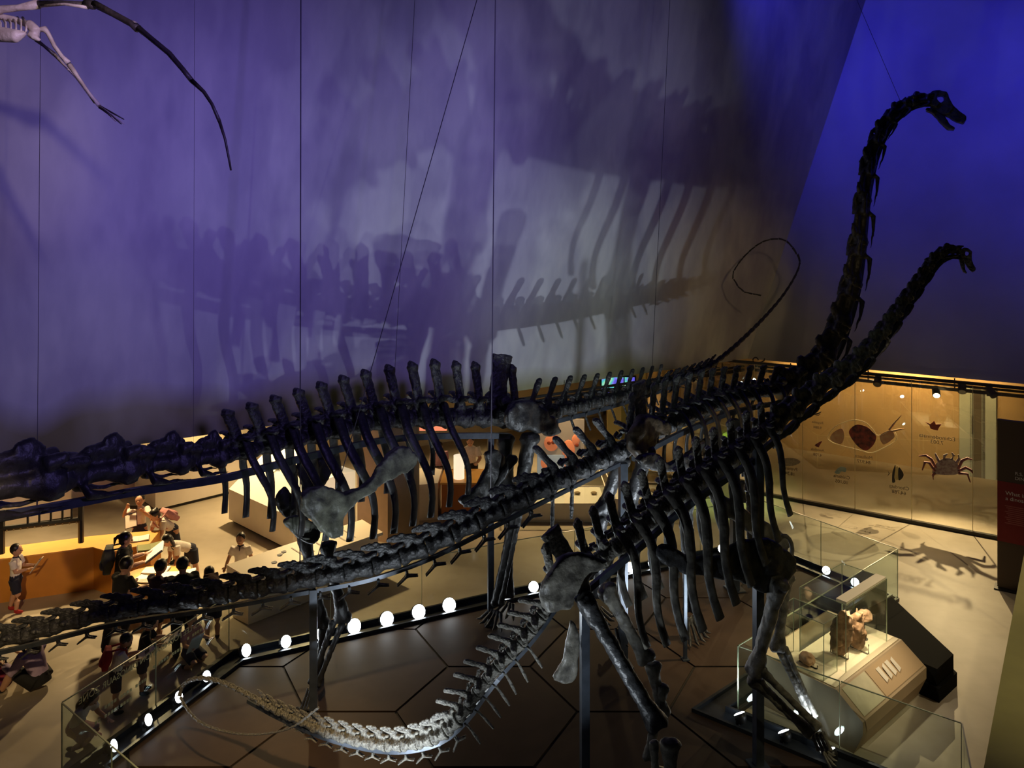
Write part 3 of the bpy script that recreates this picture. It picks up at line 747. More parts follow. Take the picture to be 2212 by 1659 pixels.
toes(B, 'forefoot', P(1622, 1205, 14.7), (.5, -.5, 0), .4, BONE_B, 5, .24)
long_bone(B, 'coracoid', P(1600, 1040, 14.2), P(1606, 1085, 14.2), .06, 1.4, 1.2, BONE_B)
for x, yy, Y, w in ((1346, 1000, 11.85, .12), (1587, 905, 14.35, .14), (677, 1272, 10.35, .10)):
    q = P(x, yy, Y); post(B, q, q.z, w)
post(B, P(1480, 1200, 12.0), P(1480, 1200, 12.0).z, .05)

# --- the small skeleton in front
C = thing('sauropod_skeleton', 'small grey sauropod skeleton in front with its tail sweeping low over the platform', 'skeleton', (1.5, 9.2, 0.033))
TRC = [P(*q) for q in ((1195, 1292, 8.86), (1290, 1215, 9.05), (1370, 1150, 9.2), (1450, 1080, 9.35), (1540, 1015, 9.5), (1630, 955, 9.65), (1700, 900, 9.8), (1770, 845, 10), (1838, 797, 10.2), (1888, 745, 10.4), (1928, 692, 10.6), (1963, 642, 10.8), (1998, 592, 11), (2023, 560, 11.1), (2050, 545, 11.2), (2074, 546, 11.2))]
TAC = [P(*q) for q in ((1195, 1292, 8.86), (1165, 1335, 8.8), (1122, 1390, 8.75), (1075, 1440, 8.7), (1035, 1490, 8.7), (1000, 1540, 8.7), (955, 1582, 8.7), (900, 1602, 8.75), (840, 1607, 8.8), (770, 1597, 8.9), (700, 1578, 9.0), (640, 1553, 9.1), (590, 1530, 9.2), (540, 1503, 9.4), (500, 1483, 9.5), (465, 1470, 9.6), (430, 1466, 9.7), (402, 1476, 9.8), (390, 1500, 9.8), (402, 1528, 9.7), (432, 1560, 9.5), (480, 1579, 9.3), (540, 1587, 9.1), (600, 1581, 8.9), (640, 1566, 8.75), (690, 1528, 8.6))]
def tfC(f, d):
    if d < 1.7: return .185, .20 - .012 * d, 'p'
    if d < 3.6: return .19, .22 - .03 * (d - 1.7), 'm'
    if d < 4.4: return .16, .13, 'm'
    return .12, max(.03, .095 - (d - 4.4) * .022), 't'
sC = dict(root=C, mat=BONE_C, trunk=TRC, tail=TAC, ndorsal=10, dlen=.26, spine=1.0, rib=1.55, ribw=.55, neck=lambda f: (.38 - .16 * max(0, f - .45), .68 - .36 * f), rail_off=lambda d: .20 if d < 3.2 else max(.05, .16 - .02 * (d - 3)), rail=(.06, .07),
          tailf=tfC, tail_rail=(.1, 4.6), tail_off=lambda d: .105 - .008 * d, trail=(.05, .045), chev=1.25, skid=.45, skid_drop=.02, ribdir=V((.28, 0, -1)))
trC, taC = skeleton(sC)
ca, sa = math.cos(.38), math.sin(.38)
skull(C, basis(P(2083, 553, 11.2), V((ca * .86, -ca * .51, -sa)) * .29, V((.51, .86, 0)) * .26, V((sa * .86, -sa * .51, ca)) * .29), BONE_C)
nC = V((.27, -.96, 0))
plate_bone(C, 'scapula', [(1418, 1196), (1430, 1178), (1455, 1180), (1482, 1198), (1522, 1203), (1560, 1195), (1592, 1170), (1626, 1160), (1662, 1165), (1700, 1188), (1716, 1215), (1710, 1242), (1690, 1266), (1660, 1279), (1630, 1270), (1590, 1253), (1540, 1246), (1490, 1239), (1446, 1226), (1424, 1212)], P(1550, 1210, 9.05), nC, .11, BONE_B, extra=(((1660, 1220), .12),))
plate_bone(C, 'scapula', [(1510, 1030), (1530, 1024), (1552, 1060), (1600, 1092), (1642, 1122), (1680, 1140), (1704, 1172), (1690, 1200), (1640, 1166), (1590, 1131), (1540, 1087)], P(1600, 1100, 10.2), nC, .10, BONE_C)
for k in range(1):
    ring = [P(1694 + 17 * math.cos(a) , 1187 + 30 * math.sin(a), 9.7) for a in [i * 2 * math.pi / 14 for i in range(14)]]
    mb = MB(); mb.tube(ring + [ring[0], ring[1]], .03, 8, (0, 1, 0)); mb.build('coracoid', BONE_C, C, remesh=.014, relax=2, rough=.006)
long_bone(C, 'humerus', P(1686, 1248, 9.15), P(1628, 1458, 9.25), .10, 1.75, 1.35, BONE_C, side=V((.3, -.95, 0)))
long_bone(C, 'ulna', P(1622, 1462, 9.25), P(1752, 1585, 9.3), .062, 1.9, 1.4, BONE_C)
long_bone(C, 'radius', P(1645, 1448, 9.15), P(1768, 1572, 9.2), .045, 1.5, 1.5, BONE_C)
for k in range(4): long_bone(C, 'metacarpal', P(1752 + 8 * k, 1580, 9.3 - .04 * k), P(1768 + 9 * k, 1622, 9.25 - .04 * k), .026, 1.3, 1.3, BONE_C)
toes(C, 'forefoot', P(1778, 1620, 9.2), (.8, -.3, 0), .1, BONE_C, 5, .12)
long_bone(C, 'humerus', P(1698, 1240, 9.9), P(1680, 1405, 10), .075, 1.7, 1.5, BONE_C)
long_bone(C, 'ulna', P(1682, 1400, 10), P(1752, 1550, 10.05), .045, 1.5, 1.3, BONE_C)
long_bone(C, 'radius', P(1696, 1398, 9.95), P(1762, 1548, 10), .035, 1.4, 1.3, BONE_C)
toes(C, 'forefoot', P(1758, 1553, 10.0), (.7, -.4, 0), .3, BONE_C, 5, .13)
plate_bone(C, 'ilium', [(1168, 1312), (1165, 1285), (1175, 1250), (1195, 1220), (1220, 1199), (1250, 1190), (1277, 1194), (1296, 1209), (1311, 1204), (1302, 1226), (1286, 1240), (1270, 1250), (1276, 1276), (1242, 1280), (1238, 1305), (1228, 1318), (1205, 1322), (1180, 1320)], P(1230, 1250, 8.55), nC, .11, BONE_C)
long_bone(C, 'femur', P(1256, 1285, 8.5), P(1424, 1572, 8.35), .088, 1.5, 1.6, BONE_B)
long_bone(C, 'tibia', P(1446, 1600, 8.35), P(1452, 1800, 8.5), .075, 1.9, 1.4, BONE_C)
long_bone(C, 'fibula', P(1412, 1600, 8.45), P(1425, 1800, 8.55), .045, 1.4, 1.4, BONE_C)
toes(C, 'hindfoot', P(1445, 1815, 8.4), (.8, -.4, 0), .06, BONE_C, 5, .2)
long_bone(C, 'femur', P(1305, 1268, 9.25), P(1398, 1425, 9.4), .082, 1.9, 1.6, BONE_C)
long_bone(C, 'tibia', P(1408, 1432, 9.4), P(1432, 1545, 9.35), .075, 1.7, 1.5, BONE_C)
long_bone(C, 'fibula', P(1432, 1480, 9.35), P(1400, 1640, 9.4), .06, 1.6, 1.4, BONE_C)
toes(C, 'hindfoot', P(1405, 1665, 9.3), (.8, -.4, 0), .1, BONE_C, 5, .18)
plate_bone(C, 'ischium', [(1232, 1338), (1252, 1372), (1248, 1420), (1243, 1462), (1222, 1478), (1194, 1466), (1206, 1442), (1222, 1400)], P(1225, 1410, 8.7), nC, .07, BONE_C)
for x, yy, Y, w in ((1263, 1290, 8.75, .095), (1638, 970, 9.62, .105)):
    q = P(x, yy, Y); post(C, q, q.z, w)

# ------------------------------------------------------------------ printed glazing on the right
G0 = V((5.37, 20.3, 0)); NG = V((.551, .834, 0))
glz = thing('window_1', 'printed full-height glazing with snail, crab and fish pictures', 'glazing', (9, 17.9, 0)); glz['kind'] = 'structure'
RG = Matrix((Db, -NG, V((0, 0, 1)))).transposed()
seams = [-2.55, -1.33, -.11, 1.10, 2.30, 3.51, 4.73, 5.95, 7.17, 8.39]
for s0, s1 in zip(seams, seams[1:]):
    c = G0 + Db * (s0 + s1) / 2
    mb = MB(); mb.box(c + V((0, 0, 1.72)), (s1 - s0 - .012, .016, 3.28), M=RG); mb.build('pane', GLASSW, glz)
    mb = MB(); mb.box(G0 + Db * s1 + V((0, 0, 1.72)), (.012, .02, 3.28), M=RG); mb.build('pane_joint', mat('joint_pale', (.45, .38, .22), .4), glz)
mb = MB(); mb.box(G0 + Db * 2.9 + V((0, 0, .04)), (11, .10, .08), M=RG); mb.build('base_rail', BLACKM, glz)
mb = MB(); mb.box(G0 + Db * 2.9 + V((0, 0, 3.39)), (11, .10, .06), M=RG); mb.build('head_rail', BLACKM, glz)
GP = G0 - NG * .016
def gpt(x, y): return PL(x, y, GP, NG)
def decal(name, pts, m, parent=glz, t=.003, smooth=True):
    q = [gpt(x, y) for x, y in pts]
    if smooth: q = catmull(q, n=4, closed=True)
    return MB().slab(q, NG, t).build(name, m, parent)
def line_decal(name, pts, w, m, parent=glz, closed=False):
    q = [gpt(x, y) for x, y in pts]
    if closed: q = q + [q[0]]
    return MB().tube(q, (w if isinstance(w, list) else [w] * len(q)), 5).build(name, m, parent)
def print_mat(name, c, c2, s=14): return mat(name, c, .7, color2=c2, noise_scale=s)
SNAILM = print_mat('snail_print', (.50, .23, .13), (.60, .42, .24), 7)
SHELLM = print_mat('shell_print', (.36, .07, .05), (.05, .02, .03), 9)
CRABM = print_mat('crab_print', (.42, .37, .36), (.22, .14, .16), 16)
CLEG = print_mat('crab_leg_print', (.30, .10, .10), (.12, .05, .06), 14)
FISHK = mat('fish_print_dark', (.02, .018, .02), .7); FISHY = mat('fish_print_yellow', (.5, .42, .18), .7)
OUTL = mat('pale_outline_print', (.75, .66, .45), .6)
snail = thing('snail_print', 'large red brown snail picture with pale outline printed on the glazing', 'glass print', tuple(gpt(1868, 1000)))
sb = [(1788, 945), (1800, 925), (1822, 913), (1846, 907), (1868, 912), (1884, 926), (1894, 940), (1908, 938), (1922, 930), (1932, 933), (1937, 945), (1930, 956), (1908, 968), (1884, 978), (1862, 974), (1840, 968), (1815, 962), (1797, 955)]
line_decal('outline', catmull([V((x, y, 0)) for x, y in sb], n=3, closed=True) and [(v.x, v.y) for v in catmull([V((x, y, 0)) for x, y in sb], n=3, closed=True)], .008, OUTL, snail, True)
decal('foot_patch', [(1793, 945), (1803, 932), (1818, 926), (1824, 940), (1818, 958), (1803, 956)], SNAILM, snail)
decal('shell', [(1834, 936), (1838, 925), (1852, 917), (1872, 922), (1884, 932), (1893, 944), (1886, 962), (1872, 973), (1858, 968), (1845, 955)], SHELLM, snail)
decal('head_patch', [(1900, 942), (1914, 932), (1926, 930), (1933, 942), (1924, 952), (1908, 960)], SNAILM, snail)
for pts in ([(1921, 929), (1931, 915), (1947, 897)], [(1926, 932), (1938, 929), (1953, 926)]):
    line_decal('feeler', pts, [.03, .024, .006], SNAILM, snail)
crab = thing('crab_print', 'pale spotted crab picture printed on the glazing above its own shadow', 'glass print', tuple(gpt(2045, 1040)))
decal('carapace', [(2014, 1022), (2020, 1004), (2034, 992), (2052, 990), (2066, 998), (2073, 1012), (2068, 1024), (2045, 1026), (2028, 1025)], CRABM, crab)
for pts, w in (([(2030, 1000), (2024, 988), (2020, 979)], .04), ([(2040, 994), (2040, 984), (2047, 980)], .04), ([(2056, 993), (2060, 984), (2056, 978)], .04), ([(2066, 1000), (2072, 990), (2070, 982)], .035)):
    line_decal('claw', pts, [w, w * .8, w * .35], CRABM, crab)
for pts in ([(2022, 1010), (2012, 992), (2000, 984), (1985, 985)], [(2020, 1018), (2008, 1000), (1998, 998), (1992, 1016)], [(2020, 1022), (2015, 1026), (2016, 1036)], [(2070, 1012), (2078, 995), (2090, 990), (2101, 993)], [(2070, 1018), (2086, 1010), (2098, 1016), (2101, 1022)], [(2070, 1022), (2090, 1024), (2096, 1042)]):
    line_decal('leg', pts, [.03, .035, .03, .012][:len(pts)] if len(pts) == 4 else [.035, .03, .012], CLEG, crab)
fish = thing('fish_print', 'black and yellow banded fish picture printed low on the glazing', 'glass print', tuple(gpt(1940, 1046)))
decal('band', [(1927, 1040), (1928, 1020), (1934, 1004), (1934, 1016), (1932, 1030), (1934, 1040), (1930, 1043)], FISHK, fish)
decal('band', [(1941, 1036), (1941, 1010), (1948, 1016), (1952, 1026), (1948, 1034)], FISHK, fish)
decal('body', [(1933, 1034), (1934, 1012), (1940, 1008), (1942, 1034)], FISHY, fish)
decal('tail', [(1917, 1029), (1922, 1023), (1917, 1016), (1920, 1022)], FISHK, fish, smooth=False)
star = thing('starfish_print', 'small red starfish picture near the top of the glazing', 'glass print', tuple(gpt(2018, 935)))
decal('arms', [(1998, 911), (2010, 916), (2018, 909), (2022, 917), (2034, 916), (2028, 924), (2026, 930), (2016, 928), (2010, 926), (2008, 919)], print_mat('star_print', (.42, .10, .06), (.3, .06, .05)), star, smooth=False)
cell = thing('oval_print', 'speckled grey oval microbe picture printed beside the steel post', 'glass print', tuple(gpt(1704, 1006)))
decal('oval', [(1680, 998), (1692, 991), (1708, 989), (1722, 992), (1729, 998), (1720, 1004), (1704, 1007), (1688, 1005)], print_mat('cell_print', (.16, .12, .10), (.28, .21, .16), 30), cell)
coral = thing('coral_print', 'small blue green coral picture printed on the glazing', 'glass print', tuple(gpt(1815, 1026)))
decal('colony', [(1804, 1018), (1812, 1010), (1820, 1008), (1828, 1012), (1826, 1020), (1818, 1018), (1812, 1024), (1804, 1022)], print_mat('coral_m', (.25, .33, .32), (.16, .22, .23)), coral)
small = thing('shell_print', 'tiny reddish seed and shell pictures at the left of the snail', 'glass print', tuple(gpt(1766, 966)))
decal('shell', [(1760, 962), (1768, 956), (1776, 953), (1772, 960), (1768, 966)], SHELLM, small)
liz = thing('lizard_print', 'tiny dark lizard picture above the snail', 'glass print', tuple(gpt(1766, 900)))
line_decal('lizard', [(1758, 896), (1764, 894), (1770, 892), (1774, 889)], [.006, .02, .018, .005], FISHK, liz); line_decal('limb', [(1762, 898), (1768, 897), (1772, 894)], [.006, .012, .006], FISHK, liz)
def glabel(x, y, body, size):
    o = gpt(x, y); text('print_text', body, size, basis(o, Db, V((0, 0, 1)), -NG), TEXTK, glz, mirror=True, align='CENTER')
for x, y, a, b, s in ((1690, 929, 'Fungi', '44,368', .13), (1704, 1015, 'Protozoa', '18,346', .11), (1766, 974, 'Annelida', '4,738', .09), (1866, 990, 'Mollusca', '84,977', .11), (1818, 1033, 'Cnidaria', '10,105', .11), (1942, 1056, 'Chordata', '64,788', .11), (2024, 948, 'Echinodermata', '7,003', .12), (1766, 915, 'Reptilia', '9,084', .09)):
    glabel(x, y, a, s); glabel(x, y + 11, b, s)
# lamps behind the glazing that throw the printed shadows on the floor
def behind(x, y, z, back):
    p = PL(x, y, G0, NG); p = p + NG * back; p.z = z; return p
p = behind(2035, 1020, 3.25, 2.05); spot(tuple(p), tuple(FZ(2040, 1215)), 2600, (1, .76, .42), 75, .7, .03)
p = behind(1868, 940, 3.35, 1.55); spot(tuple(p), tuple(FZ(1830, 1190)), 800, (1, .76, .42), 70, .7, .012)
p = behind(1690, 990, 3.3, 1.9); spot(tuple(p), tuple(FZ(1640, 1120)), 600, (1, .74, .4), 70, .8, .02)
p = behind(1900, 900, 3.1, 3.6); spot(tuple(p), tuple(behind(1900, 900, 1.6, 6)), 330, AMBER, 110, .8, .1)
p = behind(2080, 900, 3.1, 3.4); spot(tuple(p), tuple(behind(2080, 900, 1.4, 6)), 170, AMBER, 110, .8, .1)
p = behind(1680, 900, 3.1, 3.4); spot(tuple(p), tuple(behind(1680, 900, 1.4, 6)), 260, AMBER, 110, .8, .1)
p = FZ(2010, 1330); spot((p.x + 2.5, p.y - 1.0, 9.5), tuple(p), 480, (1, .78, .46), 34, .9, .1)  # this and the next: unseen overhead hall spots added to brighten the floor
p = FZ(2050, 1470); spot((p.x + 3.0, p.y - 1.5, 9.0), tuple(p), 420, (1, .78, .46), 36, .9, .1)
# door seen through the glazing
dr = thing('door_1', 'pale glazed double door with dark frame behind the crab print', 'door'); dr['kind'] = 'structure'
wd0 = V((3.4, 27.4, 0)); wdd = (V((19, 17.0, 0)) - wd0).normalized(); wn = V((wdd.y, -wdd.x, 0))
def wpt(x): return PL(x, 900, wd0, wn)
for x, w, m_ in ((2088, .34, mat('door_lite', (.45, .5, .38), .4, emit=(.6, .65, .45), emit_s=.12)), (2136, .34, MATS['door_lite']), (2112, .36, mat('door_frame', (.09, .075, .055), .6))):
    c = wpt(x); c.z = 1.25
    mb = MB(); mb.box(c + wn * .05, (w, .08, 2.5), M=Matrix((wdd, wn, V((0, 0, 1)))).transposed()); mb.build('door_leaf' if w < .35 else 'door_frame', m_, dr)
c = wpt(2112); c.z = 1.2
mb = MB(); mb.tube([c + wn * .12 - wdd * .12, c + wn * .12 - wdd * .12 + V((0, 0, .5))], .02, 8); mb.build('door_handle', STEEL, dr)

# ------------------------------------------------------------------ lighting tracks under the tall walls
def track(name, a, b, lab):
    r = thing(name, lab, 'lighting track', tuple((a + b) / 2))
    for dz, w in ((0, .05), (-.10, .07)):
        mb = MB(); d = (b - a).normalized(); mb.box((a + b) / 2 + V((0, 0, dz)), ((b - a).length, w, w), M=Matrix((d, V((-d.y, d.x, 0)), V((0, 0, 1)))).transposed()); mb.build('bar', BLACKM, r)
    n = int((b - a).length / 1.6)
    for i in range(n):
        p = a.lerp(b, (i + .5) / n); mb = MB(); mb.tube([p + V((0, 0, -.08)), p + V((0, 0, .16))], .014, 6); mb.build('hanger', BLACKM, r)
    return r
tA0 = BL + Dm * 1.0 + Nm * .16 - V((0, 0, .14)); tA1 = K + Nm * .16 - Dm * .35 - V((0, 0, .14))
track('lighting_track', tA0, tA1, 'long black lighting track under the foot of the painted wall')
tB0 = K + Nb * .22 + Db * .25 - V((0, 0, .14)); tB1 = BR + Nb * .22 - V((0, 0, .14))
track('lighting_track', tB0, tB1, 'black lighting track with spotlights under the blue wall')
for x, y, tgt, lit, lab in ((1828, 815, (5, 14, 0), 0, 'round black track spotlight nearest the crossing necks'), (1896, 822, (6, 14, 0), 0, 'black track spotlight second from the necks'), (2022, 845, (8, 13.5, 0), 1, 'black track spotlight with a glowing lens'),
                            (2078, 836, (8.5, 14, 0), 0, 'black track spotlight right of the glowing one'), (2140, 845, (11, 12, 0), 0, 'long slanted black track spotlight at the far right')):
    p = PL(x, y, tB0, Nb); r = thing('track_spotlight', lab, 'spotlight', tuple(p), 'black spotlights clipped to the track')
    aim = (V(tgt) - p).normalized()
    mb = MB(); mb.tube([p - aim * .13, p - aim * .1, p + aim * .1, p + aim * .14], [.05, .085, .085, .09], 14); mb.build('can', BLACKM, r, smooth=True)
    mb = MB(); mb.tube([p + V((0, 0, .02)), V((p.x, p.y, tB0.z - .12))], .02, 8); mb.box(V((p.x, p.y, tB0.z - .14)), (.16, .05, .05), M=RG); mb.build('yoke', BLACKM, r)
    mb = MB(); mb.tube([p + aim * .141, p + aim * .146], .07, 14); mb.build('lens', LAMPGLOW_WARM if lit else mat('dead_lens', (.03, .03, .03), .1), r)
# small hook at the corner of the track
mb = MB(); q = PL(1632, 778, tB0, Nb); mb.tube([q + V((.07 * math.cos(a) , 0, .07 * math.sin(a))) for a in [i * .5 for i in range(11)]] + [q + V((.15, 0, -.05)), q + V((.22, 0, -.02)), q + V((.24, 0, .05))], .016, 6)
tag(mb.build('cable_hook', BLACKM), 'small curled black hook at the wall corner', 'hook')

# ------------------------------------------------------------------ information panel and olive wall
pa = FZ(2155, 1268)
pn = thing('information_panel', 'tall brown and dark red information panel headed What is a dinosaur', 'info panel', tuple(pa))
pd = V((.80, -.60, 0)).normalized(); pnn = V((-.60, -.80, 0)).normalized()
RP = Matrix((pd, pnn, V((0, 0, 1)))).transposed()
Ptop = 6.8 - (905 - 500) * pa.y / FPX
PB = mat('panel_brown', (.085, .055, .035), .6); PR = mat('panel_red', (.22, .008, .012), .5)
mb = MB(); mb.box(pa + pd * .75 + V((0, 0, Ptop / 2 + .02)), (1.5, .12, Ptop - .04), M=RP); mb.build('board', PB, pn)
zr1 = 6.8 - (1036 - 500) * pa.y / FPX; zr0 = 6.8 - (1165 - 500) * pa.y / FPX
mb = MB(); mb.box(pa + pd * .75 + pnn * .063 + V((0, 0, (zr0 + zr1) / 2)), (1.5, .006, zr1 - zr0), M=RP); mb.build('red_field', PR, pn)
mb = MB(); mb.box(pa + pd * .75 + V((0, 0, .012)), (1.6, .3, .022), M=RP); mb.build('base_plate', BLACKM, pn)
def ptext(body, dx, z, s, m_): text('panel_text', body, s, basis(pa + pd * dx + pnn * .068 + V((0, 0, z)), -pd * -1, V((0, 0, 1)), pnn), m_, pn)
ptext('R.S. LEE FOUNDATION', .28, zr1 + .16, .085, TEXTW); ptext('DINOSAUR ZONE', .28, zr1 + .07, .085, TEXTW)
ptext('What is', .13, zr1 - .24, .10, TEXTW); ptext('a dinosaur?', .13, zr1 - .34, .10, TEXTW)
RDT = mat('panel_dim_text', (.40, .10, .09), .6)
for i in range(10):
    mb = MB(); mb.box(pa + pd * .42 + pnn * .068 + V((0, 0, zr1 - .45 - i * .036)), (.60 - .05 * (i % 3), .003, .016), M=RP); mb.build('text_line', RDT, pn)
olv = OLV.build('wall_olive', OLIVE); struct(olv, 'olive green parapet close by in the lower right corner', 'parapet')

# ------------------------------------------------------------------ fossil plinth with its glass cases
U_ = V((.77, .64, 0)).normalized(); W_ = V((.64, -.77, 0)).normalized()
O_ = V((2.8, 10.7, 0)) + W_ * .30 + U_ * .75
def up(u, v, z): return O_ + U_ * u + W_ * v + V((0, 0, z))
PLIN = mat('beige_plinth', (.36, .26, .16), .55, noise_amt=.05, noise_scale=3)
PTOP = mat('cream_plinth_top', (.74, .62, .42), .6)
PSLO = mat('pale_plinth_slope', (.44, .39, .26), .6, noise_amt=.10, noise_scale=5)
pl = thing('fossil_plinth', 'long beige exhibition plinth with a sloping label face beside the platform', 'plinth', tuple(up(1.0, .7, 0)))
LEN = 1.95
mb = MB()
prof = [(0, 0), (0, .72), (1.15, .72), (1.50, .46), (1.50, .30), (1.38, 0)]
vs = [up(u, v, z) for u in (0, LEN) for v, z in prof]; k = len(prof)
mb.add(vs, [tuple(range(k)), tuple(range(k, 2 * k))[::-1]] + [(i, k + i, k + (i + 1) % k, (i + 1) % k) for i in range(k)])
mb.build('body', PLIN, pl)
mb = MB(); mb.slab([up(.03, .03, .726), up(LEN - .03, .03, .726), up(LEN - .03, 1.12, .726), up(.03, 1.12, .726)], (0, 0, 1), .010); mb.build('top_panel', PTOP, pl)
sn = (up(0, 1.5, .46) - up(0, 1.15, .72)).cross(U_)
mb = MB(); mb.slab([up(.10, 1.17, .710), up(.72, 1.17, .710), up(.72, 1.47, .487), up(.10, 1.47, .487)], sn, .008); mb.build('label_panel', PSLO, pl)
mb = MB(); mb.slab([up(.75, 1.17, .710), up(LEN - .02, 1.17, .710), up(LEN - .02, 1.47, .487), up(.75, 1.47, .487)], sn, .008); mb.build('label_panel', mat('tan_slope', (.40, .27, .15), .6), pl)
for i in range(4):
    u0 = .95 + i * .13; mb = MB(); mb.slab([up(u0, 1.22 + .03 * (i % 2), .677), up(u0 + .09, 1.22, .681), up(u0 + .09, 1.36, .577), up(u0, 1.38, .562)], sn, .004)
    o = mb.build('caption', mat('caption_white', (.62, .54, .44), .6), pl); o.location += sn.normalized() * (.008 if sn.z > 0 else -.008)
def glass_case(name, lab, u0, u1, v0, v1, z0, z1, strip=True):
    r = thing(name, lab, 'glass case', tuple(up((u0 + u1) / 2, (v0 + v1) / 2, z0)))
    cs = [(u0, v0), (u1, v0), (u1, v1), (u0, v1)]
    for i in range(4):
        a, b = cs[i], cs[(i + 1) % 4]; A_, B_ = up(*a, z0), up(*b, z0); n = (B_ - A_).cross(V((0, 0, 1)))
        mb = MB(); mb.slab([A_, B_, up(*b, z1), up(*a, z1)], n, .008); mb.build('pane', GLASSC, r)
        mb = MB(); mb.tube([A_, up(*a, z1)], .006, 4); mb.build('pane_edge', GEDGE, r)
        mb = MB(); mb.tube([up(*a, z1), up(*b, z1)], .006, 4); mb.build('pane_edge', GEDGE, r)
    mb = MB(); mb.slab([up(*q, z1) for q in cs], (0, 0, 1), .008); mb.build('pane', GLASSC, r)
    if strip:
        mb = MB(); mb.slab([up(u0 + .02, v1 - .15, z1 + .006), up(u1 - .02, v1 - .15, z1 + .006), up(u1 - .02, v1, z1 + .006), up(u0 + .02, v1, z1 + .006)], (0, 0, 1), .05); mb.build('light_bar', mat('light_bar', (.78, .68, .5), .5), r)
glass_case('display_case', 'large glass case with cream light bar holding the brown fossil rocks', .47, 1.71, .36, 1.04, .733, 1.66)
glass_case('display_case', 'small open glass case left of the fossil case behind the raised forearm', .04, .40, .30, .95, .733, 1.50, False)
spot(tuple(up(1.1, 1.0, 1.62)), tuple(up(1.05, .70, .8)), 55, (1, .84, .58), 130, .5, .03, 'case_light')
spot((6.6, 8.6, 11.0), tuple(up(1.0, .8, .8)), 1500, (1, .82, .55), 13, .8, .06)  # unseen overhead spot, added to brighten the case
ROCK = mat('brown_fossil_rock', (.34, .19, .095), .8, color2=(.13, .065, .03), noise_scale=9, bump=.6, detail=9)
ROCKP = mat('pale_fossil_rock', (.60, .38, .22), .8, color2=(.40, .22, .12), noise_scale=9, bump=.4)
def rock(p, r, seed, m_, lab, spikes=0, tilt=0.0, stand=True):
    random.seed(seed); mb = MB(); M = Matrix.Rotation(tilt, 3, U_)
    mb.ell((0, 0, r[2]), r, 20, 14)
    for i in range(spikes):
        a = random.uniform(-1.4, 1.4); b0 = V((math.sin(a) * r[0] * .7, random.uniform(-.5, .5) * r[1], r[2] * (1.2 + .4 * math.cos(a))))
        mb.tube([b0, b0 + V((math.sin(a) * .06, random.uniform(-.04, .04), .08 + random.random() * .07))], [.045, .012], 6)
    mb.v = [tuple(V(p) + M @ V(v)) for v in mb.v]
    r_ = thing('fossil_rock', lab, 'fossil', tuple(p), 'fossil rocks shown on the plinth')
    mb.build('stone', m_, r_, remesh=.018, relax=1, rough=.035, rscale=9)
    if stand:
        mb = MB(); q = V(p)
        for sgn in (-1, 1): mb.tube([q + W_ * .10 * sgn + U_ * .0, q + W_ * .13 * sgn + U_ * .02 + V((0, 0, .006)), q + W_ * .13 * sgn + U_ * .02 + V((0, 0, r[2] * .5))], .008, 6)
        mb.tube([q - W_ * .13 + V((0, 0, .008)), q + W_ * .13 + V((0, 0, .008))], .008, 6); mb.build('stand', BLACKM, r_)
    random.seed(7)
rock(up(.78, .78, .735), (.15, .11, .34), 3, ROCK, 'tall ridged brown fossil rock leaning in the glass case', 9, .12)
rock(up(1.14, .90, .735), (.12, .10, .27), 5, ROCK, 'smaller spiky brown fossil rock behind the tall one', 8, -.1)
rock(up(1.52, .80, .97), (.12, .06, .10), 8, ROCKP, 'pale orange fossil fragment raised at the right of the case', 0, .0, False)
mb = MB(); mb.tube([up(1.52, .80, .732), up(1.52, .80, .99)], .008, 8); mb.tube([up(1.52, .80, .732), up(1.52, .80, .742)], .05, 12); tag(mb.build('specimen_stand', BLACKM), 'thin black rod stand under the pale orange fossil', 'stand')
rock(up(1.48, .50, .735), (.13, .09, .17), 11, BLACKM, 'black angular fossil block at the back of the case', 3, .3, False)
rock(up(.22, .62, .735), (.10, .10, .09), 12, ROCKP, 'small pale fossil lump in the small glass case', 0, 0, True)

bc = thing('plinth_shadow_block', 'low matte black block standing in for the shadow at the right end of the plinth', 'cabinet', (5.9, 11.8, 0))  # black solid shaped as the shadow the plinth casts on the floor
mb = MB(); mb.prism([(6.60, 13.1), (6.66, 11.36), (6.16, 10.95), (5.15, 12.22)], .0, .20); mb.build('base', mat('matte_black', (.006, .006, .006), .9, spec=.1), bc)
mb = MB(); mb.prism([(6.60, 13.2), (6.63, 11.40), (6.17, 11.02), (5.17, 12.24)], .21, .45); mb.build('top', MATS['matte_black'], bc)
# ------------------------------------------------------------------ gallery furniture on the left
def prism_thing(name, lab, cat, poly, z0, z1, m_, parts=()):
    cx_ = sum(p[0] for p in poly) / len(poly); cy_ = sum(p[1] for p in poly) / len(poly)
    r = thing(name, lab, cat, (cx_, cy_, z0)); MB().prism(poly, z0, z1).build('body', m_, r); return r
bench = [(-11.2, 13.2), (-7.95, 14.43), (-7.5, 14.2), (-6.95, 14.6), (-7.05, 15.25), (-8.2, 14.97), (-11.4, 13.75)]
bt = thing('orange_counter', 'long bright orange folded counter behind the boy in white', 'counter', (-9, 14.2, 0))
MB().prism(bench, 0.0, .79).build('body', ORANGE, bt)
MB().prism([(x, y - .03) for x, y in bench], .79, .815).build('top', mat('orange_top', (.74, .38, .09), .42, noise_amt=.05), bt)
lt = [(-7.05, 13.72), (-6.75, 14.12), (-5.95, 14.05), (-5.62, 13.45), (-6.30, 13.12)]
tt = thing('reading_table', 'low orange reading table glowing under its lamp', 'table', (-6.4, 13.6, 0))
MB().prism(lt, .54, .60).build('top', MATS['orange_top'], tt); MB().prism([(x * .8 - 1.27, y * .8 + 2.74) for x, y in lt], 0, .54).build('pedestal', ORANGE, tt)
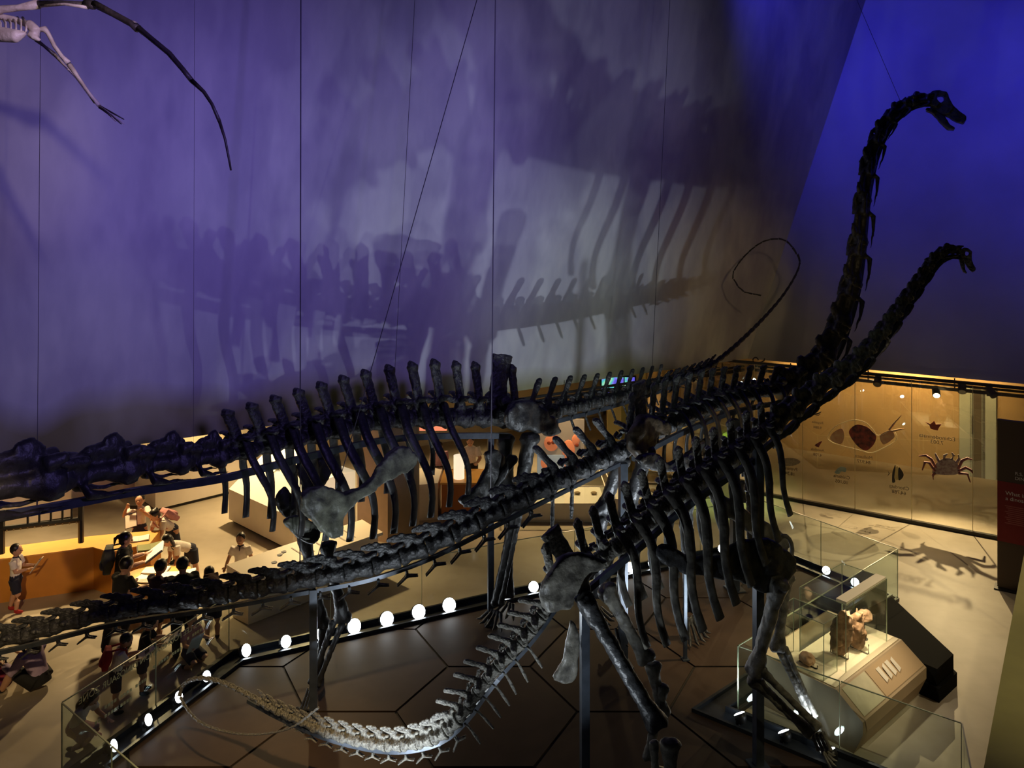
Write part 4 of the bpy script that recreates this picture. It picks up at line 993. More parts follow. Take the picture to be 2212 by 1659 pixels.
spot((-5.95, 13.75, 3.25), (-6.1, 13.55, .6), 420, (1, .78, .45), 36, .5, .05)
def sheet(p, w, d, rz, m_, lab, name='open_book', cat='book', tilt=0.0, thick=.02):
    r = thing(name, lab, cat, tuple(p)); R = Matrix.Rotation(rz, 3, 'Z') @ Matrix.Rotation(tilt, 3, 'X')
    for sg in (-1, 1):
        vs = []
        mb = MB(); mb.box(V(p) + R @ V((sg * w / 4, 0, thick / 2)), (w / 2 - .004, d, thick), M=R @ Matrix.Rotation(sg * -.08, 3, 'Y')); mb.build('page_block', m_, r)
    mb = MB(); mb.box(V(p) + R @ V((0, 0, -.003)), (w + .02, d + .02, .005), M=R); mb.build('cover', mat('book_cover', (.10, .09, .08), .6), r)
    return r
PAPER = mat('white_paper', (.86, .80, .70), .7)
sheet((-6.02, 13.62, .606), .62, .44, .3, PAPER, 'large open book blazing white under the table lamp')
sheet((-6.52, 13.50, .606), .36, .26, -.2, PAPER, 'open booklet on the left of the glowing table')
sheet((-6.50, 13.86, .606), .44, .24, .1, PAPER, 'white worksheet before the bending girl')
sheet((-6.85, 14.38, .822), .44, .30, .5, mat('green_folder', (.20, .22, .05), .6), 'olive green folder lying at the corner of the orange counter')
sheet((-7.25, 14.75, .822), .36, .26, .4, PAPER, 'white leaflet on the orange counter under the stooping pupil')
# low black frame standing on the orange counter
rk = thing('display_rack', 'dark perforated metal rack standing on the orange counter', 'rack', tuple(FZ(90, 1180, .815)))
def rp(x, y): return PL(x, y, V((-9.1, 14.02, .8)), V((.36, -.93, 0)))
for x0, y0, x1, y1, r_ in ((-20, 1145, 178, 1122, .05), (-20, 1108, 178, 1088, .035)):
    mb = MB(); mb.tube([rp(x0, y0), rp(x1, y1)], r_, 6); mb.build('bar', BLACKM, rk)
for x, y0, y1, r_ in ((4, 1105, 1196, .05), (175, 1085, 1172, .05), (60, 1100, 1138, .02), (85, 1097, 1136, .02), (110, 1095, 1132, .02), (135, 1093, 1130, .02), (155, 1091, 1127, .02)):
    mb = MB(); mb.tube([rp(x, y0), rp(x, y1)], r_, 6); mb.build('upright', BLACKM, rk)
HOLE = mat('rack_stud', (.5, .38, .2), .5)
for i in range(11):
    x = 15 + i * 15; q = rp(x, 1144 - i * 1.72); mb = MB(); mb.ell(q + V((.03, -.05, .0)), (.018, .01, .018), 6, 4); mb.build('stud', HOLE, rk)
# sloped white reading desk
dk = thing('reading_desk', 'long sloped white reading desk with printed top and tapered base', 'desk', (-3.8, 14.2, 0))
dp = [(-4.50, 13.00), (-2.55, 15.0), (-3.05, 15.45), (-5.02, 13.35)]
dz = lambda p: .86 if (p[0], p[1]) in (dp[0], dp[1]) else .94
MB().prism(dp, .80, dz).build('top', mat('lit_white_top', (.88, .80, .66), .5), dk)
MB().prism([(-4.55, 13.1), (-2.65, 15.02), (-3.0, 15.35), (-4.92, 13.37)], .012, .80).build('base', WHITE, dk)
dn = V((0, 0, 1))
for u, v, r_, m_ in ((.30, .62, .05, mat('print_blue_grey', (.2, .22, .26), .6)), (.34, .70, .05, MATS['print_blue_grey']), (.22, .35, .05, MATS['print_blue_grey'])):
    q = V((*dp[0], .86)).lerp(V((*dp[1], .86)), u).lerp(V((*dp[3], .94)).lerp(V((*dp[2], .94)), u), v)
    mb = MB(); mb.tube([q + V((0, 0, .001)), q + V((0, 0, .004))], r_, 14); mb.build('printed_dot', m_, dk)
for i in range(6):
    u0 = .40 + .08 * i; a = V((*dp[0], .863)).lerp(V((*dp[1], .863)), u0); b = V((*dp[3], .943)).lerp(V((*dp[2], .943)), u0)
    mb = MB(); mb.slab([a.lerp(b, .2), a.lerp(b, .75), a.lerp(b, .75) + V((.02, .02, 0)), a.lerp(b, .2) + V((.02, .02, 0))], (0, 0, 1), .003); mb.build('printed_line', mat('print_grey', (.45, .40, .34), .6), dk)
# white display blocks
def block(lab, a, b, depth, z, lit_h=0, m_=WHITE):
    a = V((*a, 0)); b = V((*b, 0)); d = (b - a).normalized(); n = V((-d.y, d.x, 0)) * depth
    r = thing('display_block', lab, 'display unit', tuple((a + b + n) / 2))
    MB().prism([a.xy[:], b.xy[:], (b + n).xy[:], (a + n).xy[:]], .08, z).build('body', m_, r)
    e = d * .06 + n * .05
    MB().prism([(a + e).xy[:], (b - d * .06 + n * .05).xy[:], (b - d * .06 + n * .95).xy[:], (a + d * .06 + n * .95).xy[:]], 0, .08).build('plinth', BLACKM, r)
    if lit_h:
        f = n * .3
        vs = [a + V((0, 0, z)), b + V((0, 0, z)), b + n * .55 + V((0, 0, z + lit_h)), a + n * .55 + V((0, 0, z + lit_h)), b + n + V((0, 0, z)), a + n + V((0, 0, z)), b + n + V((0, 0, z + lit_h)), a + n + V((0, 0, z + lit_h))]
        MB().add(vs, [(0, 1, 2, 3), (3, 2, 6, 7), (1, 4, 6, 2), (0, 3, 7, 5), (5, 7, 6, 4), (0, 5, 4, 1)]).build('lit_slope', LIT, r)
    return r, a, b, d, n
r, a, b, d, n = block('big white display block with a glowing sloped graphic panel', (-6.62, 17.75), (-4.6, 15.95), 1.6, .78, .62)
text('panel_text', '0050', .12, basis(a + d * .45 + n * .28 + V((0, 0, .78 + .34)), d, (n * .55 + V((0, 0, .62))).normalized(), d.cross((n * .55 + V((0, 0, .62))).normalized())), TEXTK, r)
text('panel_text', '800', .12, basis(a + d * 1.05 + n * .2 + V((0, 0, .78 + .24)), d, (n * .55 + V((0, 0, .62))).normalized(), d.cross((n * .55 + V((0, 0, .62))).normalized())), TEXTK, r)
pc = a + d * .95 + n * .42 + V((0, 0, .78 + .49)); pu = (n * .55 + V((0, 0, .62))).normalized()
mb = MB()
for k in range(6):
    an = math.pi * (.08 + .17 * k); mb.tube([pc, pc + (d * math.cos(an) + pu * math.sin(an)) * .09, pc + (d * math.cos(an) * 1.6 + pu * math.sin(an) * .9) * .09], [.012, .014, .004], 5)
mb.tube([pc, pc - pu * .12], .008, 5); mb.build('palm_print', mat('palm_ink', (.22, .24, .12), .6), r)
block('low white display block in front of the lit back wall', (-8.62, 18.35), (-6.9, 20.0), 1.5, .95)
block('white display block at the far left behind the counter', (-13.2, 16.4), (-10.4, 17.9), 1.2, .95)
prism_thing('light_box', 'bright yellow white light strip panel at the foot of the back wall', 'light panel', [(-14.5, 16.1), (-9.5, 19.4), (-9.6, 19.55), (-14.6, 16.25)], 1.3, 2.3, LIT)
# middle of the gallery: orange counter, cases, posters, screens
r = thing('orange_counter', 'orange gallery counter seen between the hanging ribs', 'counter', tuple(FZ(985, 1125)))
q = FZ(985, 1125)
MB().prism([(q.x - .34, q.y), (q.x + .75, q.y), (q.x + .9, q.y + 1.0), (q.x - .34, q.y + 1.0)], 0, .86).build('body', mat('rust_laminate', (.40, .13, .03), .5, noise_amt=.06), r)
MB().prism([(q.x - .37, q.y - .03), (q.x + .8, q.y - .03), (q.x + .95, q.y + 1.03), (q.x - .37, q.y + 1.03)], .86, .90).build('top', MATS['orange_top'], r)
q2 = FZ(925, 1118)
prism_thing('display_block', 'white lit display block beside the taupe pillar', 'display unit', [(q2.x - .55, q2.y - .3), (q2.x + .24, q2.y - .1), (q2.x + .24, q2.y + 1.1), (q2.x - .55, q2.y + 1.0)], 0, .85, WHITE)
q3 = FZ(988, 1045, .9)
mb = MB(); mb.tube([V((q.x + .05, q.y + .3, .905)), V((q.x + .05, q.y + .3, 1.45))], .13, 16); tag(mb.build('lamp_cylinder', mat('frosted_cylinder', (.9, .85, .7), .4, emit=(1, .85, .6), emit_s=.9), smooth=False), 'glowing white cylinder on the orange gallery counter', 'lamp')
def poster(lab, x0, y0, x1, y1, Y, m_, t=.05, name='poster', cat='poster'):
    a, b = P(x0, y1, Y), P(x1, y0, Y)
    r = thing(name, lab, cat, ((a.x + b.x) / 2, Y, a.z)); mb = MB(); mb.box(((a.x + b.x) / 2, Y, (a.z + b.z) / 2), (b.x - a.x, t, b.z - a.z)); mb.build('board', m_, r); return r
r = poster('grey panel with salmon round-faced cartoon blobs behind the hip bones', 1160, 905, 1262, 1040, 19.5, mat('grey_panel', (.34, .29, .24), .6, emit=(.34, .28, .23), emit_s=.18))
SALM = mat('salmon_print', (.75, .25, .12), .6, emit=(.75, .25, .12), emit_s=.25); RDK = mat('rust_print', (.30, .05, .02), .6)
for x, y, w, h in ((1191, 957, 16, 18), (1228, 972, 14, 22), (1244, 950, 9, 12), (1176, 1000, 10, 14), (1226, 1002, 8, 26)):
    c = P(x, y, 19.46); mb = MB(); mb.ell(c, (w * 19.4 / FPX, .02, h * 19.4 / FPX), 14, 8); mb.build('printed_blob', SALM, r)
for x, y in ((1186, 957), (1195, 956), (1201, 944), (1246, 962), (1222, 968)):
    c = P(x, y, 19.43); mb = MB(); mb.ell(c, (4.5 * 19.4 / FPX, .015, 4 * 19.4 / FPX), 10, 6); mb.build('printed_eye', RDK, r)
mb = MB(); mb.box(P(1190, 1004, 19.46), (.7, .02, .5)); mb.build('blue_field', mat('pale_blue_print', (.30, .36, .42), .6, emit=(.3, .38, .45), emit_s=.3), r)
r = poster('wall screen with shimmering blue and green picture under the painted wall', 1296, 812, 1374, 866, 19.9, BLACKM, .06, 'wall_screen', 'screen')
a_, b_ = P(1300, 862, 19.86), P(1371, 815, 19.86)
def screen_mat():
    m = bpy.data.materials.new('video_picture'); m.use_nodes = True; nt = m.node_tree; b = nt.nodes['Principled BSDF']
    tc = nt.nodes.new('ShaderNodeTexCoord'); no = nt.nodes.new('ShaderNodeTexNoise'); no.inputs['Scale'].default_value = 3.2; no.inputs['Detail'].default_value = 1
    rp_ = nt.nodes.new('ShaderNodeValToRGB'); e = rp_.color_ramp.elements
    e[0].position = .36; e[0].color = (.12, .10, .75, 1); e[1].position = .66; e[1].color = (.75, .95, .45, 1); x = e.new(.5); x.color = (.05, .65, .55, 1); y = e.new(.44); y.color = (.25, .2, .9, 1)
    nt.links.new(tc.outputs['Object'], no.inputs['Vector']); nt.links.new(no.outputs['Fac'], rp_.inputs[0]); nt.links.new(rp_.outputs[0], b.inputs['Emission Color']); b.inputs['Emission Strength'].default_value = .9
    b.inputs['Base Color'].default_value = (.02, .02, .02, 1); return m
mb = MB(); mb.box(((a_ + b_) / 2), (b_.x - a_.x, .01, b_.z - a_.z)); mb.build('display', screen_mat(), r)
r = poster('small red and blue backlit picture glimpsed between the dorsal bones', 905, 890, 965, 930, 18.6, mat('backlit_picture', (.5, .1, .05), .5, emit=(1.0, .30, .15), emit_s=.9), .05, 'light_box', 'light box')
mb = MB(); c0, c1 = P(905, 906, 18.56), P(965, 890, 18.56); mb.box((c0 + c1) / 2, (c1.x - c0.x, .02, c1.z - c0.z)); mb.build('blue_field', mat('backlit_blue', (.1, .15, .5), .5, emit=(.15, .28, .9), emit_s=.8), r)
# glass tables in the middle
for lab, x, y, w, dd in (('low glass table case with white edges behind the tail chevrons', 1215, 1128, 2.0, 1.2), ('low glass case near the far side of the platform', 1390, 1118, 1.6, 1.0)):
    q = FZ(x, y); r = thing('table_case', lab, 'display case', tuple(q))
    mb = MB(); mb.box(q + V((0, dd / 2, .22)), (w, dd, .44)); mb.build('cabinet', WHITE, r)
    mb = MB(); mb.box(q + V((0, dd / 2, .64)), (w, dd, .38)); mb.build('glass_top', GLASSC, r)
    for sx in (-1, 1):
        mb = MB(); mb.box(q + V((sx * w / 2, dd / 2, .835)), (.02, dd, .02)); mb.build('edge', WHITE, r)
    mb = MB(); mb.box(q + V((0, 0, .835)), (w, .02, .02)); mb.build('edge', WHITE, r)
    for k in range(5):
        mb = MB(); mb.ell(q + V((-w / 2 + w * (k + .5) / 5, dd * .5, .48)), (.08, .06, .04), 8, 6); mb.build('specimen', mat('small_specimen', (.30, .22, .12), .7), r)
# mossy display near the far corner
q = FZ(1572, 1078); r = thing('moss_display', 'green mossy rock display lit behind the thick steel posts', 'display', tuple(q))
mb = MB(); mb.box(q + V((0, .5, .2)), (1.6, .9, .4)); mb.build('base', WHITE, r)
MOSS = mat('moss_green', (.16, .19, .035), .9, color2=(.05, .07, .015), noise_scale=12, bump=.6)
mb = MB(); random.seed(4)
for k in range(26): mb.ell(q + V((random.uniform(-.55, .55), .5 + random.uniform(-.25, .25), .45 + random.random() * .9)), (.22, .2, .2), 8, 6)
mb.build('moss_mound', MOSS, r, remesh=.045, relax=1, rough=.06, rscale=6); random.seed(7)
spot((q.x + .2, q.y + .2, 3.2), tuple(q), 260, (.75, 1.0, .35), 60, .7, .1)
prism_thing('display_block', 'tall beige exhibition partition behind the dark shoulder bones', 'partition', [(4.0, 22.3), (5.1, 21.6), (5.2, 21.8), (4.1, 22.5)], 0, 3.0, mat('beige_partition', (.45, .32, .19), .8))
prism_thing('display_block', 'pale yellow pleated partition behind the dark ribs', 'partition', [(2.7, 21.4), (3.05, 21.2), (3.4, 21.5), (3.75, 21.3), (3.75, 21.5), (2.7, 21.6)], 0, 3.0, mat('yellow_partition', (.55, .48, .22), .8))

# ------------------------------------------------------------------ hanging cables
CAB = mat('cable_steel', (.05, .045, .06), .5, metal=.3)
CABB = mat('cable_bright', (.35, .34, .36), .35, metal=.6)
def cable(x0, y0, x1, y1, Y0, Y1, lab, r=.005, m_=CAB, ztop=14.6):
    a, b = P(x0, y0, Y0), P(x1, y1, Y1); d = a - b
    a = b + d * ((ztop - b.z) / d.z)
    r_ = thing('suspension_cable', lab, 'cable', tuple(b), 'suspension cables')
    mb = MB(); mb.tube([b, a], r, 5); mb.build('wire', m_, r_)
    mb = MB(); mb.tube([b - d.normalized() * .0, b + d.normalized() * .10], r * 2.6, 8); mb.build('turnbuckle', m_, r_)
cable(650, 0, 648, 1236, 10.35, 10.35, 'dark steel cable dropping upright to the tail beside the shoulder blade', .008)
cable(1070, 0, 1060, 1078, 10.95, 10.95, 'steel cable dropping past the tall sacral spines to the tail', .009, CABB)
cable(1030, 0, 669, 1262, 10.4, 10.38, 'long slanting steel cable crossing the painted wall to the tail post', .006)
cable(896, 0, 843, 985, 12.0, 12.0, 'thin cable between the slanting and the upright ones', .004)
cable(1447, 0, 1406, 848, 15.2, 15.2, 'thin cable right of the shadow falling to the tail root', .005)
cable(88, 0, 80, 1092, 8.15, 8.15, 'thin cable at the far left falling to the neck', .003)
cable(420, 0, 418, 985, 9.5, 9.5, 'faint thin cable between the hanging wing and the upright cable', .002)
cable(1868, 40, 1948, 226, 15.6, 15.6, 'short slanting cable holding the raised neck', .005)
cable(1672, 0, 1700, 250, 17.5, 17.9, 'faint cable at the corner of the blue wall holding the whip tail', .003) if False else None

# ------------------------------------------------------------------ pale flying skeleton, upper left
F_ = thing('pterosaur_skeleton', 'pale flying reptile skeleton with long dark wing finger hanging in the upper left', 'skeleton', tuple(P(30, 60, 7.0)))
def fb(name, pts, r, m_, Y=7.0, vox=None):
    q = [P(x, y, Y + dy) for x, y, dy in pts]
    return MB().tube(q, r, 8).build(name, m_, F_, smooth=True)
DKW = bone_mat('dark_wing_bone', (.07, .055, .05), (.03, .025, .025))
fb('humerus', [(-60, 40, 0), (-20, 28, 0), (5, 20, 0), (40, 17, 0), (84, 9, 0)], [.05, .045, .035, .03, .045], BONE_W)
fb('forearm', [(84, 9, 0), (130, 5, -.05), (190, 12, -.1)], [.035, .02, .035], DKW)
fb('forearm', [(88, 13, -.05), (140, 9, -.1), (188, 16, -.15)], [.016, .012, .016], BONE_W)
fb('wrist', [(185, 8, -.12), (198, 10, -.14), (206, 14, -.15)], [.04, .045, .03], DKW)
fb('wing_finger', [(203, 8, -.15), (245, 30, -.2), (285, 52, -.25), (298, 62, -.27)], [.036, .03, .03, .038], DKW)
fb('wing_finger', [(292, 55, -.26), (320, 78, -.3), (365, 115, -.35), (395, 150, -.4), (414, 174, -.42)], [.03, .024, .024, .022, .022], DKW)
fb('wing_finger', [(414, 174, -.42), (440, 198, -.45), (458, 225, -.48), (474, 262, -.5)], [.022, .016, .014, .016], DKW)
fb('wing_finger', [(474, 262, -.5), (486, 300, -.5), (493, 335, -.5), (499, 368, -.5)], [.014, .011, .010, .008], DKW)
fb('claw', [(287, 46, -.25), (292, 50, -.26), (296, 58, -.26)], [.01, .016, .012], BONE_W)
rc = []
for i in range(6):
    x = -6 + i * 11
    fb('rib', [(x, 38, .08), (x + 7, 50, -.05), (x + 8, 66, -.1), (x + 2, 80, -.06)], [.012, .011, .010, .009], BONE_W)
mb = MB(); mb.tube([P(-40, 66, 6.95), P(0, 74, 6.92), (P(35, 78, 6.9)), P(56, 70, 6.92)], [(.05, .04), (.075, .05), (.065, .05), (.02, .02)], 10); mb.build('sternum', BONE_W, F_, remesh=.014, rough=.006)
fb('backbone', [(-40, 30, .05), (0, 36, .05), (30, 42, .05), (52, 50, .05), (72, 60, .05)], [.03, .03, .03, .03, .022], BONE_W)
mb = MB(); mb.tube([P(54, 48, 7.0), P(64, 52, 6.97), P(76, 66, 6.96), P(78, 80, 6.98)], [.02, .045, .05, .03], 10); mb.tube([P(62, 72, 6.95), P(74, 80, 6.95), P(86, 88, 6.95)], [.03, .035, .015], 8); mb.build('pelvis', BONE_W, F_, remesh=.012, rough=.006)
fb('femur', [(84, 64, 0), (97, 63, 0), (104, 72, 0), (118, 100, 0), (134, 122, 0), (148, 136, 0)], [.022, .03, .02, .018, .019, .026], BONE_W)
fb('tibia', [(150, 140, 0), (168, 166, 0), (190, 198, 0), (214, 228, 0)], [.024, .018, .014, .018], BONE_W)
fb('femur', [(78, 86, .2), (96, 100, .2), (118, 118, .2)], [.02, .014, .02], DKW)
fb('tibia', [(118, 118, .2), (140, 142, .15), (165, 168, .1), (205, 222, .05)], [.018, .011, .010, .012], BONE_W)
for k, (x, y) in enumerate(((268, 258), (268, 268), (262, 268), (250, 262), (240, 252))):
    fb('toe', [(214, 228 + k, -.02 * k), ((214 + x) / 2 + 2, (230 + y) / 2, -.02 * k), (x, y, -.03 * k)], [.010, .008, .005], BONE_W if k % 2 else DKW)
spot((-1.8, 4.2, 9.2), tuple(P(60, 80, 7.0)), 260, (1, .78, .72), 30, .9, .05)
# ------------------------------------------------------------------ mirrored lettering on the left glass
r, a, d, nn, L_ = GL[0]
o = a + d * (L_ * .98) + nn * -.012
def gtext(s, z, size, body, m_=TEXTY):
    # read from outside, so mirrored from the hall
    text('glass_lettering', body, size, basis(a + d * s + nn * .010 + V((0, 0, z)), -d, V((0, 0, 1)), nn), m_, r)
gtext(2.38, .78, .115, 'R.S. LEE FOUNDATION DINOSAUR ZONE')
for s0, s1, z in ((2.35, 2.05, .70), (1.95, 1.40, .62), (1.30, .55, .52), (1.05, .45, .40)):
    n_ = int((s0 - s1) / .05)
    for k in range(n_):
        if k % 5 == 4: continue
        mb = MB(); mb.box(a + d * (s0 - k * .05) + nn * .009 + V((0, 0, z)), (.034, .003, .04), M=Matrix((d, nn, V((0, 0, 1)))).transposed()); mb.build('faded_letter', TEXTY, r)

# ------------------------------------------------------------------ people
SKIN = mat('skin', (.50, .27, .17), .55, noise_amt=.06, noise_scale=12)
HAIR = mat('black_hair', (.012, .010, .010), .4)
EYE = mat('eye_dark', (.01, .01, .01), .3); LIP = mat('lips', (.32, .10, .08), .5)
def cloth(name, c): return mat('cloth_' + name, c, .85, noise_amt=.08, noise_scale=20, bump=.15)
CW = cloth('white', (.74, .68, .62)); CN = cloth('navy', (.012, .014, .035)); CK = cloth('black', (.010, .010, .011)); CP = cloth('pinkish', (.40, .22, .26))
CBR = cloth('brown', (.075, .03, .022)); CRD = cloth('red', (.35, .02, .02)); CG = cloth('greyblue', (.06, .065, .06)); CL = cloth('lilac', (.36, .27, .40)); CPK = cloth('rose', (.55, .24, .22)); CMR = cloth('maroon', (.05, .012, .014))
def person(lab, pos, h, heading, lean=0.0, look=0.0, turn=0.0, arms=None, legs=None, top=CW, sleeve=.62, bottom=CN, btype='shorts', shoes=CK, hair='short', adult=False, collar=None, z0=0.0, pelvis=None, mask=False, group=None):
    a = math.radians(heading); fwd = V((math.sin(a), math.cos(a), 0)); rt = V((math.cos(a), -math.sin(a), 0))
    R = Matrix((rt, fwd, V((0, 0, 1)))).transposed()
    pos = V((pos[0], pos[1], z0)); hr = h * (.070 if adult else .083)
    arms = arms or [((.12, .05, -1), (.05, .25, -1)), ((-.12, .05, -1), (-.05, .25, -1))]
    legs = legs or [((.05, .03, -1), (0, -.03, -1)), ((-.05, .03, -1), (0, -.03, -1))]
    thigh, shin = .245 * h, .225 * h
    N_ = lambda v: V(v).normalized()
    hips = [V((.052 * h, 0, 0)), V((-.052 * h, 0, 0))]
    knees = [hips[i] + N_(legs[i][0]) * thigh for i in (0, 1)]; ank = [knees[i] + N_(legs[i][1]) * shin for i in (0, 1)]
    pz = pelvis if pelvis is not None else -min(k.z for k in ank) + .045 * h
    O = V((0, 0, pz)); hips = [q + O for q in hips]; knees = [q + O for q in knees]; ank = [q + O for q in ank]
    le = math.radians(lean); s = V((0, math.sin(le), math.cos(le))); f2 = V((0, math.cos(le), -math.sin(le)))
    sp = lambda k: O + s * k * h
    nb = sp(.315); sh = [sp(.285) + V((.105 * h, 0, 0)), sp(.285) + V((-.105 * h, 0, 0))]
    ll = le * .55 + math.radians(look); hs = V((0, math.sin(ll), math.cos(ll))); hf = V((0, math.cos(ll), -math.sin(ll)))
    tr = Matrix.Rotation(math.radians(-turn), 3, 'Z'); hf = tr @ hf; hs2 = tr @ hs if turn else hs; hx = hf.cross(hs2)
    hc = nb + hs * (hr * 1.25); RH = Matrix((hx, hf, hs2)).transposed(); H = lambda x, y, z: hc + RH @ (V((x, y, z)) * hr)
    el = [sh[i] + N_(arms[i][0]) * .165 * h for i in (0, 1)]; wr = [el[i] + N_(arms[i][1]) * .14 * h for i in (0, 1)]
    root = thing('person', lab, 'person', tuple(pos), group)
    def out(mb, name, m_, vox=None, par=None, **k):
        mb.v = [tuple(pos + R @ V(p)) for p in mb.v]
        return mb.build(name, m_, par or root, remesh=vox, **k)
    t = lambda *r: [(x * h, y * h) for x, y in r]
    b = MB(); fw = f2
    b.tube([sp(-.03), sp(.03), sp(.10), sp(.20), sp(.275), sp(.312)], t((.055, .075), (.062, .085), (.055, .074), (.062, .088), (.050, .092), (.03, .04)), 14, fw)
    b.tube([nb - s * .01 * h, hc - hs * hr * .4], [.032 * h, .034 * h], 10)
    b.ell(hc, (hr * .78, hr * .92, hr), 16, 12, RH); b.ell(H(0, .25, -.45), (hr * .60, hr * .6, hr * .52), 12, 8, RH)
    b.ell(H(0, .95, -.14), (hr * .13, hr * .17, hr * .18), 8, 6, RH)
    for sg in (-1, 1): b.ell(H(.78 * sg, -.05, -.1), (hr * .10, hr * .2, hr * .26), 8, 6, RH)
    for i, sg in ((0, 1), (1, -1)):
        b.tube([sh[i], sh[i].lerp(el[i], .5), el[i], el[i].lerp(wr[i], .4), wr[i]], [.040 * h, .034 * h, .028 * h, .027 * h, .019 * h], 10)
        d = (wr[i] - el[i]).normalized(); sd = d.cross(f2 if abs(d.dot(f2)) < .8 else s).normalized(); pc = wr[i] + d * .030 * h; nn_ = d.cross(sd)
        b.ell(pc, (.024 * h, .012 * h, .030 * h), 8, 6, Matrix((sd, nn_, d)).transposed())
        for k in range(4):
            o = pc + d * .024 * h + sd * (k - 1.5) * .0125 * h; L = (.034, .042, .040, .031)[k] * h
            b.tube([o, o + d * L * .55, o + d * L * .9 + nn_ * L * .35 * sg], [.0072 * h, .0068 * h, .006 * h], 6)
        o = pc - d * .01 * h + sd * .022 * h; b.tube([o, o + sd * .016 * h + d * .016 * h, o + sd * .018 * h + d * .036 * h], [.009 * h, .008 * h, .007 * h], 6)
        b.tube([hips[i], hips[i].lerp(knees[i], .5), knees[i], knees[i].lerp(ank[i], .35), ank[i]], [.064 * h, .054 * h, .040 * h, .040 * h, .024 * h], 10)
    out(b, 'body', SKIN, .0085 if not adult else .010, relax=2)
    # shoes
    for i, sg in ((0, 1), (1, -1)):
        m_ = MB(); dn = V((0, 1, 0)) if abs(N_(legs[i][1]).z) > .5 else V((0, .3, 1)).normalized()
        m_.ell(ank[i] + dn * .035 * h - V((0, 0, .018 * h)), (.028 * h, .068 * h, .027 * h), 12, 8); m_.tube([ank[i] + V((0, 0, -.01 * h)), ank[i] + V((0, 0, .025 * h))], [.03 * h, .03 * h], 10)
        out(m_, 'shoe', shoes, .012)
    # shirt
    m_ = MB(); m_.tube([sp(-.02), sp(.03), sp(.10), sp(.20), sp(.28), sp(.318)], t((.070, .096), (.074, .098), (.070, .090), (.074, .101), (.060, .104), (.036, .046)), 16, fw)
    for i in (0, 1):
        e = sh[i].lerp(el[i], min(1, sleeve)); m_.tube([sh[i] - (el[i] - sh[i]) * .05, sh[i].lerp(e, .5), e] + ([el[i].lerp(wr[i], .85)] if sleeve > 1 else []), [.050 * h, .048 * h, .048 * h] + ([.032 * h] if sleeve > 1 else []), 12)
    shirt = out(m_, 'shirt', top, .012, relax=3)
    if collar:
        m_ = MB(); m_.tube([sp(.300), sp(.322)], t((.046, .058), (.040, .050)), 14, fw); m_.tube([sp(.30) + f2 * .050 * h, sp(.25) + f2 * .078 * h], [.012 * h, .006 * h], 6); out(m_, 'collar', collar, .009, par=shirt)
    # lower clothes
    m_ = MB(); m_.tube([sp(-.035), sp(.02), sp(.07)], t((.075, .098), (.078, .100), (.072, .094)), 14, fw)
    if btype == 'skirt':
        c = (knees[0] + knees[1]) / 2; m_.tube([sp(.02), O.lerp(c, .5), O.lerp(c, .95)], t((.08, .10), (.10, .125), (.115, .15)), 16, (0, 1, 0))
    elif btype == 'longskirt':
        c = (ank[0] + ank[1]) / 2; m_.tube([sp(.02), O.lerp(c, .3), O.lerp(c, .9)], t((.085, .105), (.095, .115), (.095, .12)), 16, (0, 1, 0))
    else:
        for i in (0, 1):
            pts = [hips[i], hips[i].lerp(knees[i], .5), hips[i].lerp(knees[i], .85 if btype == 'shorts' else 1.0)]; rr = [.078 * h, .068 * h, .062 * h]
            if btype == 'trousers': pts += [ank[i] + (knees[i] - ank[i]) * .08]; rr = [.076 * h, .062 * h, .050 * h, .042 * h]
            m_.tube(pts, rr, 12)
    out(m_, 'skirt' if 'skirt' in btype else btype, bottom, .012, relax=3)
    # hair
    m_ = MB(); m_.ell(H(0, -.20, .17), (hr * .87, hr * .93, hr * .96), 16, 12, RH)
    if hair != 'short': m_.ell(H(0, -.30, -.1), (hr * .84, hr * .72, hr * .95), 14, 10, RH)
    if hair == 'pony': m_.ell(H(0, -1.15, .25), (hr * .3, hr * .3, hr * .3), 8, 6, RH); m_.tube([H(0, -1.1, .3), H(0, -1.5, -.2), H(0, -1.4, -1.1)], [hr * .22, hr * .3, hr * .1], 8)
    if hair == 'bun': m_.ell(H(0, -.85, .62), (hr * .38, hr * .38, hr * .34), 10, 8, RH)
    if hair == 'pigtails':
        for sg in (-1, 1): m_.tube([H(.7 * sg, -.4, .0), H(1.0 * sg, -.1, -.6), H(.95 * sg, .25, -1.5), H(.85 * sg, .3, -1.9)], [hr * .2, hr * .22, hr * .18, hr * .06], 8)
    if hair == 'long':
        m_.tube([H(0, -.55, .2), H(0, -.75, -.8), H(0, -.6, -1.9), H(0, -.35, -2.6)], [(hr * .5, hr * .8), (hr * .45, hr * .9), (hr * .4, hr * .85), (hr * .15, hr * .5)], 12, tuple(hf))
        for sg in (-1, 1): m_.tube([H(.72 * sg, .15, .4), H(.85 * sg, .2, -.5), H(.8 * sg, .35, -1.6)], [hr * .25, hr * .28, hr * .12], 8)
    out(m_, 'hair', HAIR, hr * .09, relax=1, rough=hr * .02, rscale=30)
    for sg in (-1, 1):
        m_ = MB(); m_.ell(H(.32 * sg, .83, .02), (hr * .11, hr * .07, hr * .075), 8, 6, RH); out(m_, 'eye', EYE, smooth=True)
    m_ = MB(); m_.ell(H(0, .83, -.50), (hr * .22, hr * .05, hr * .06), 8, 6, RH); out(m_, 'mouth', LIP, smooth=True)
    if mask:
        m_ = MB(); m_.ell(H(0, .52, -.42), (hr * .62, hr * .50, hr * .38), 12, 8, RH); out(m_, 'face_mask', CW, smooth=True)
    W = lambda v: pos + R @ v
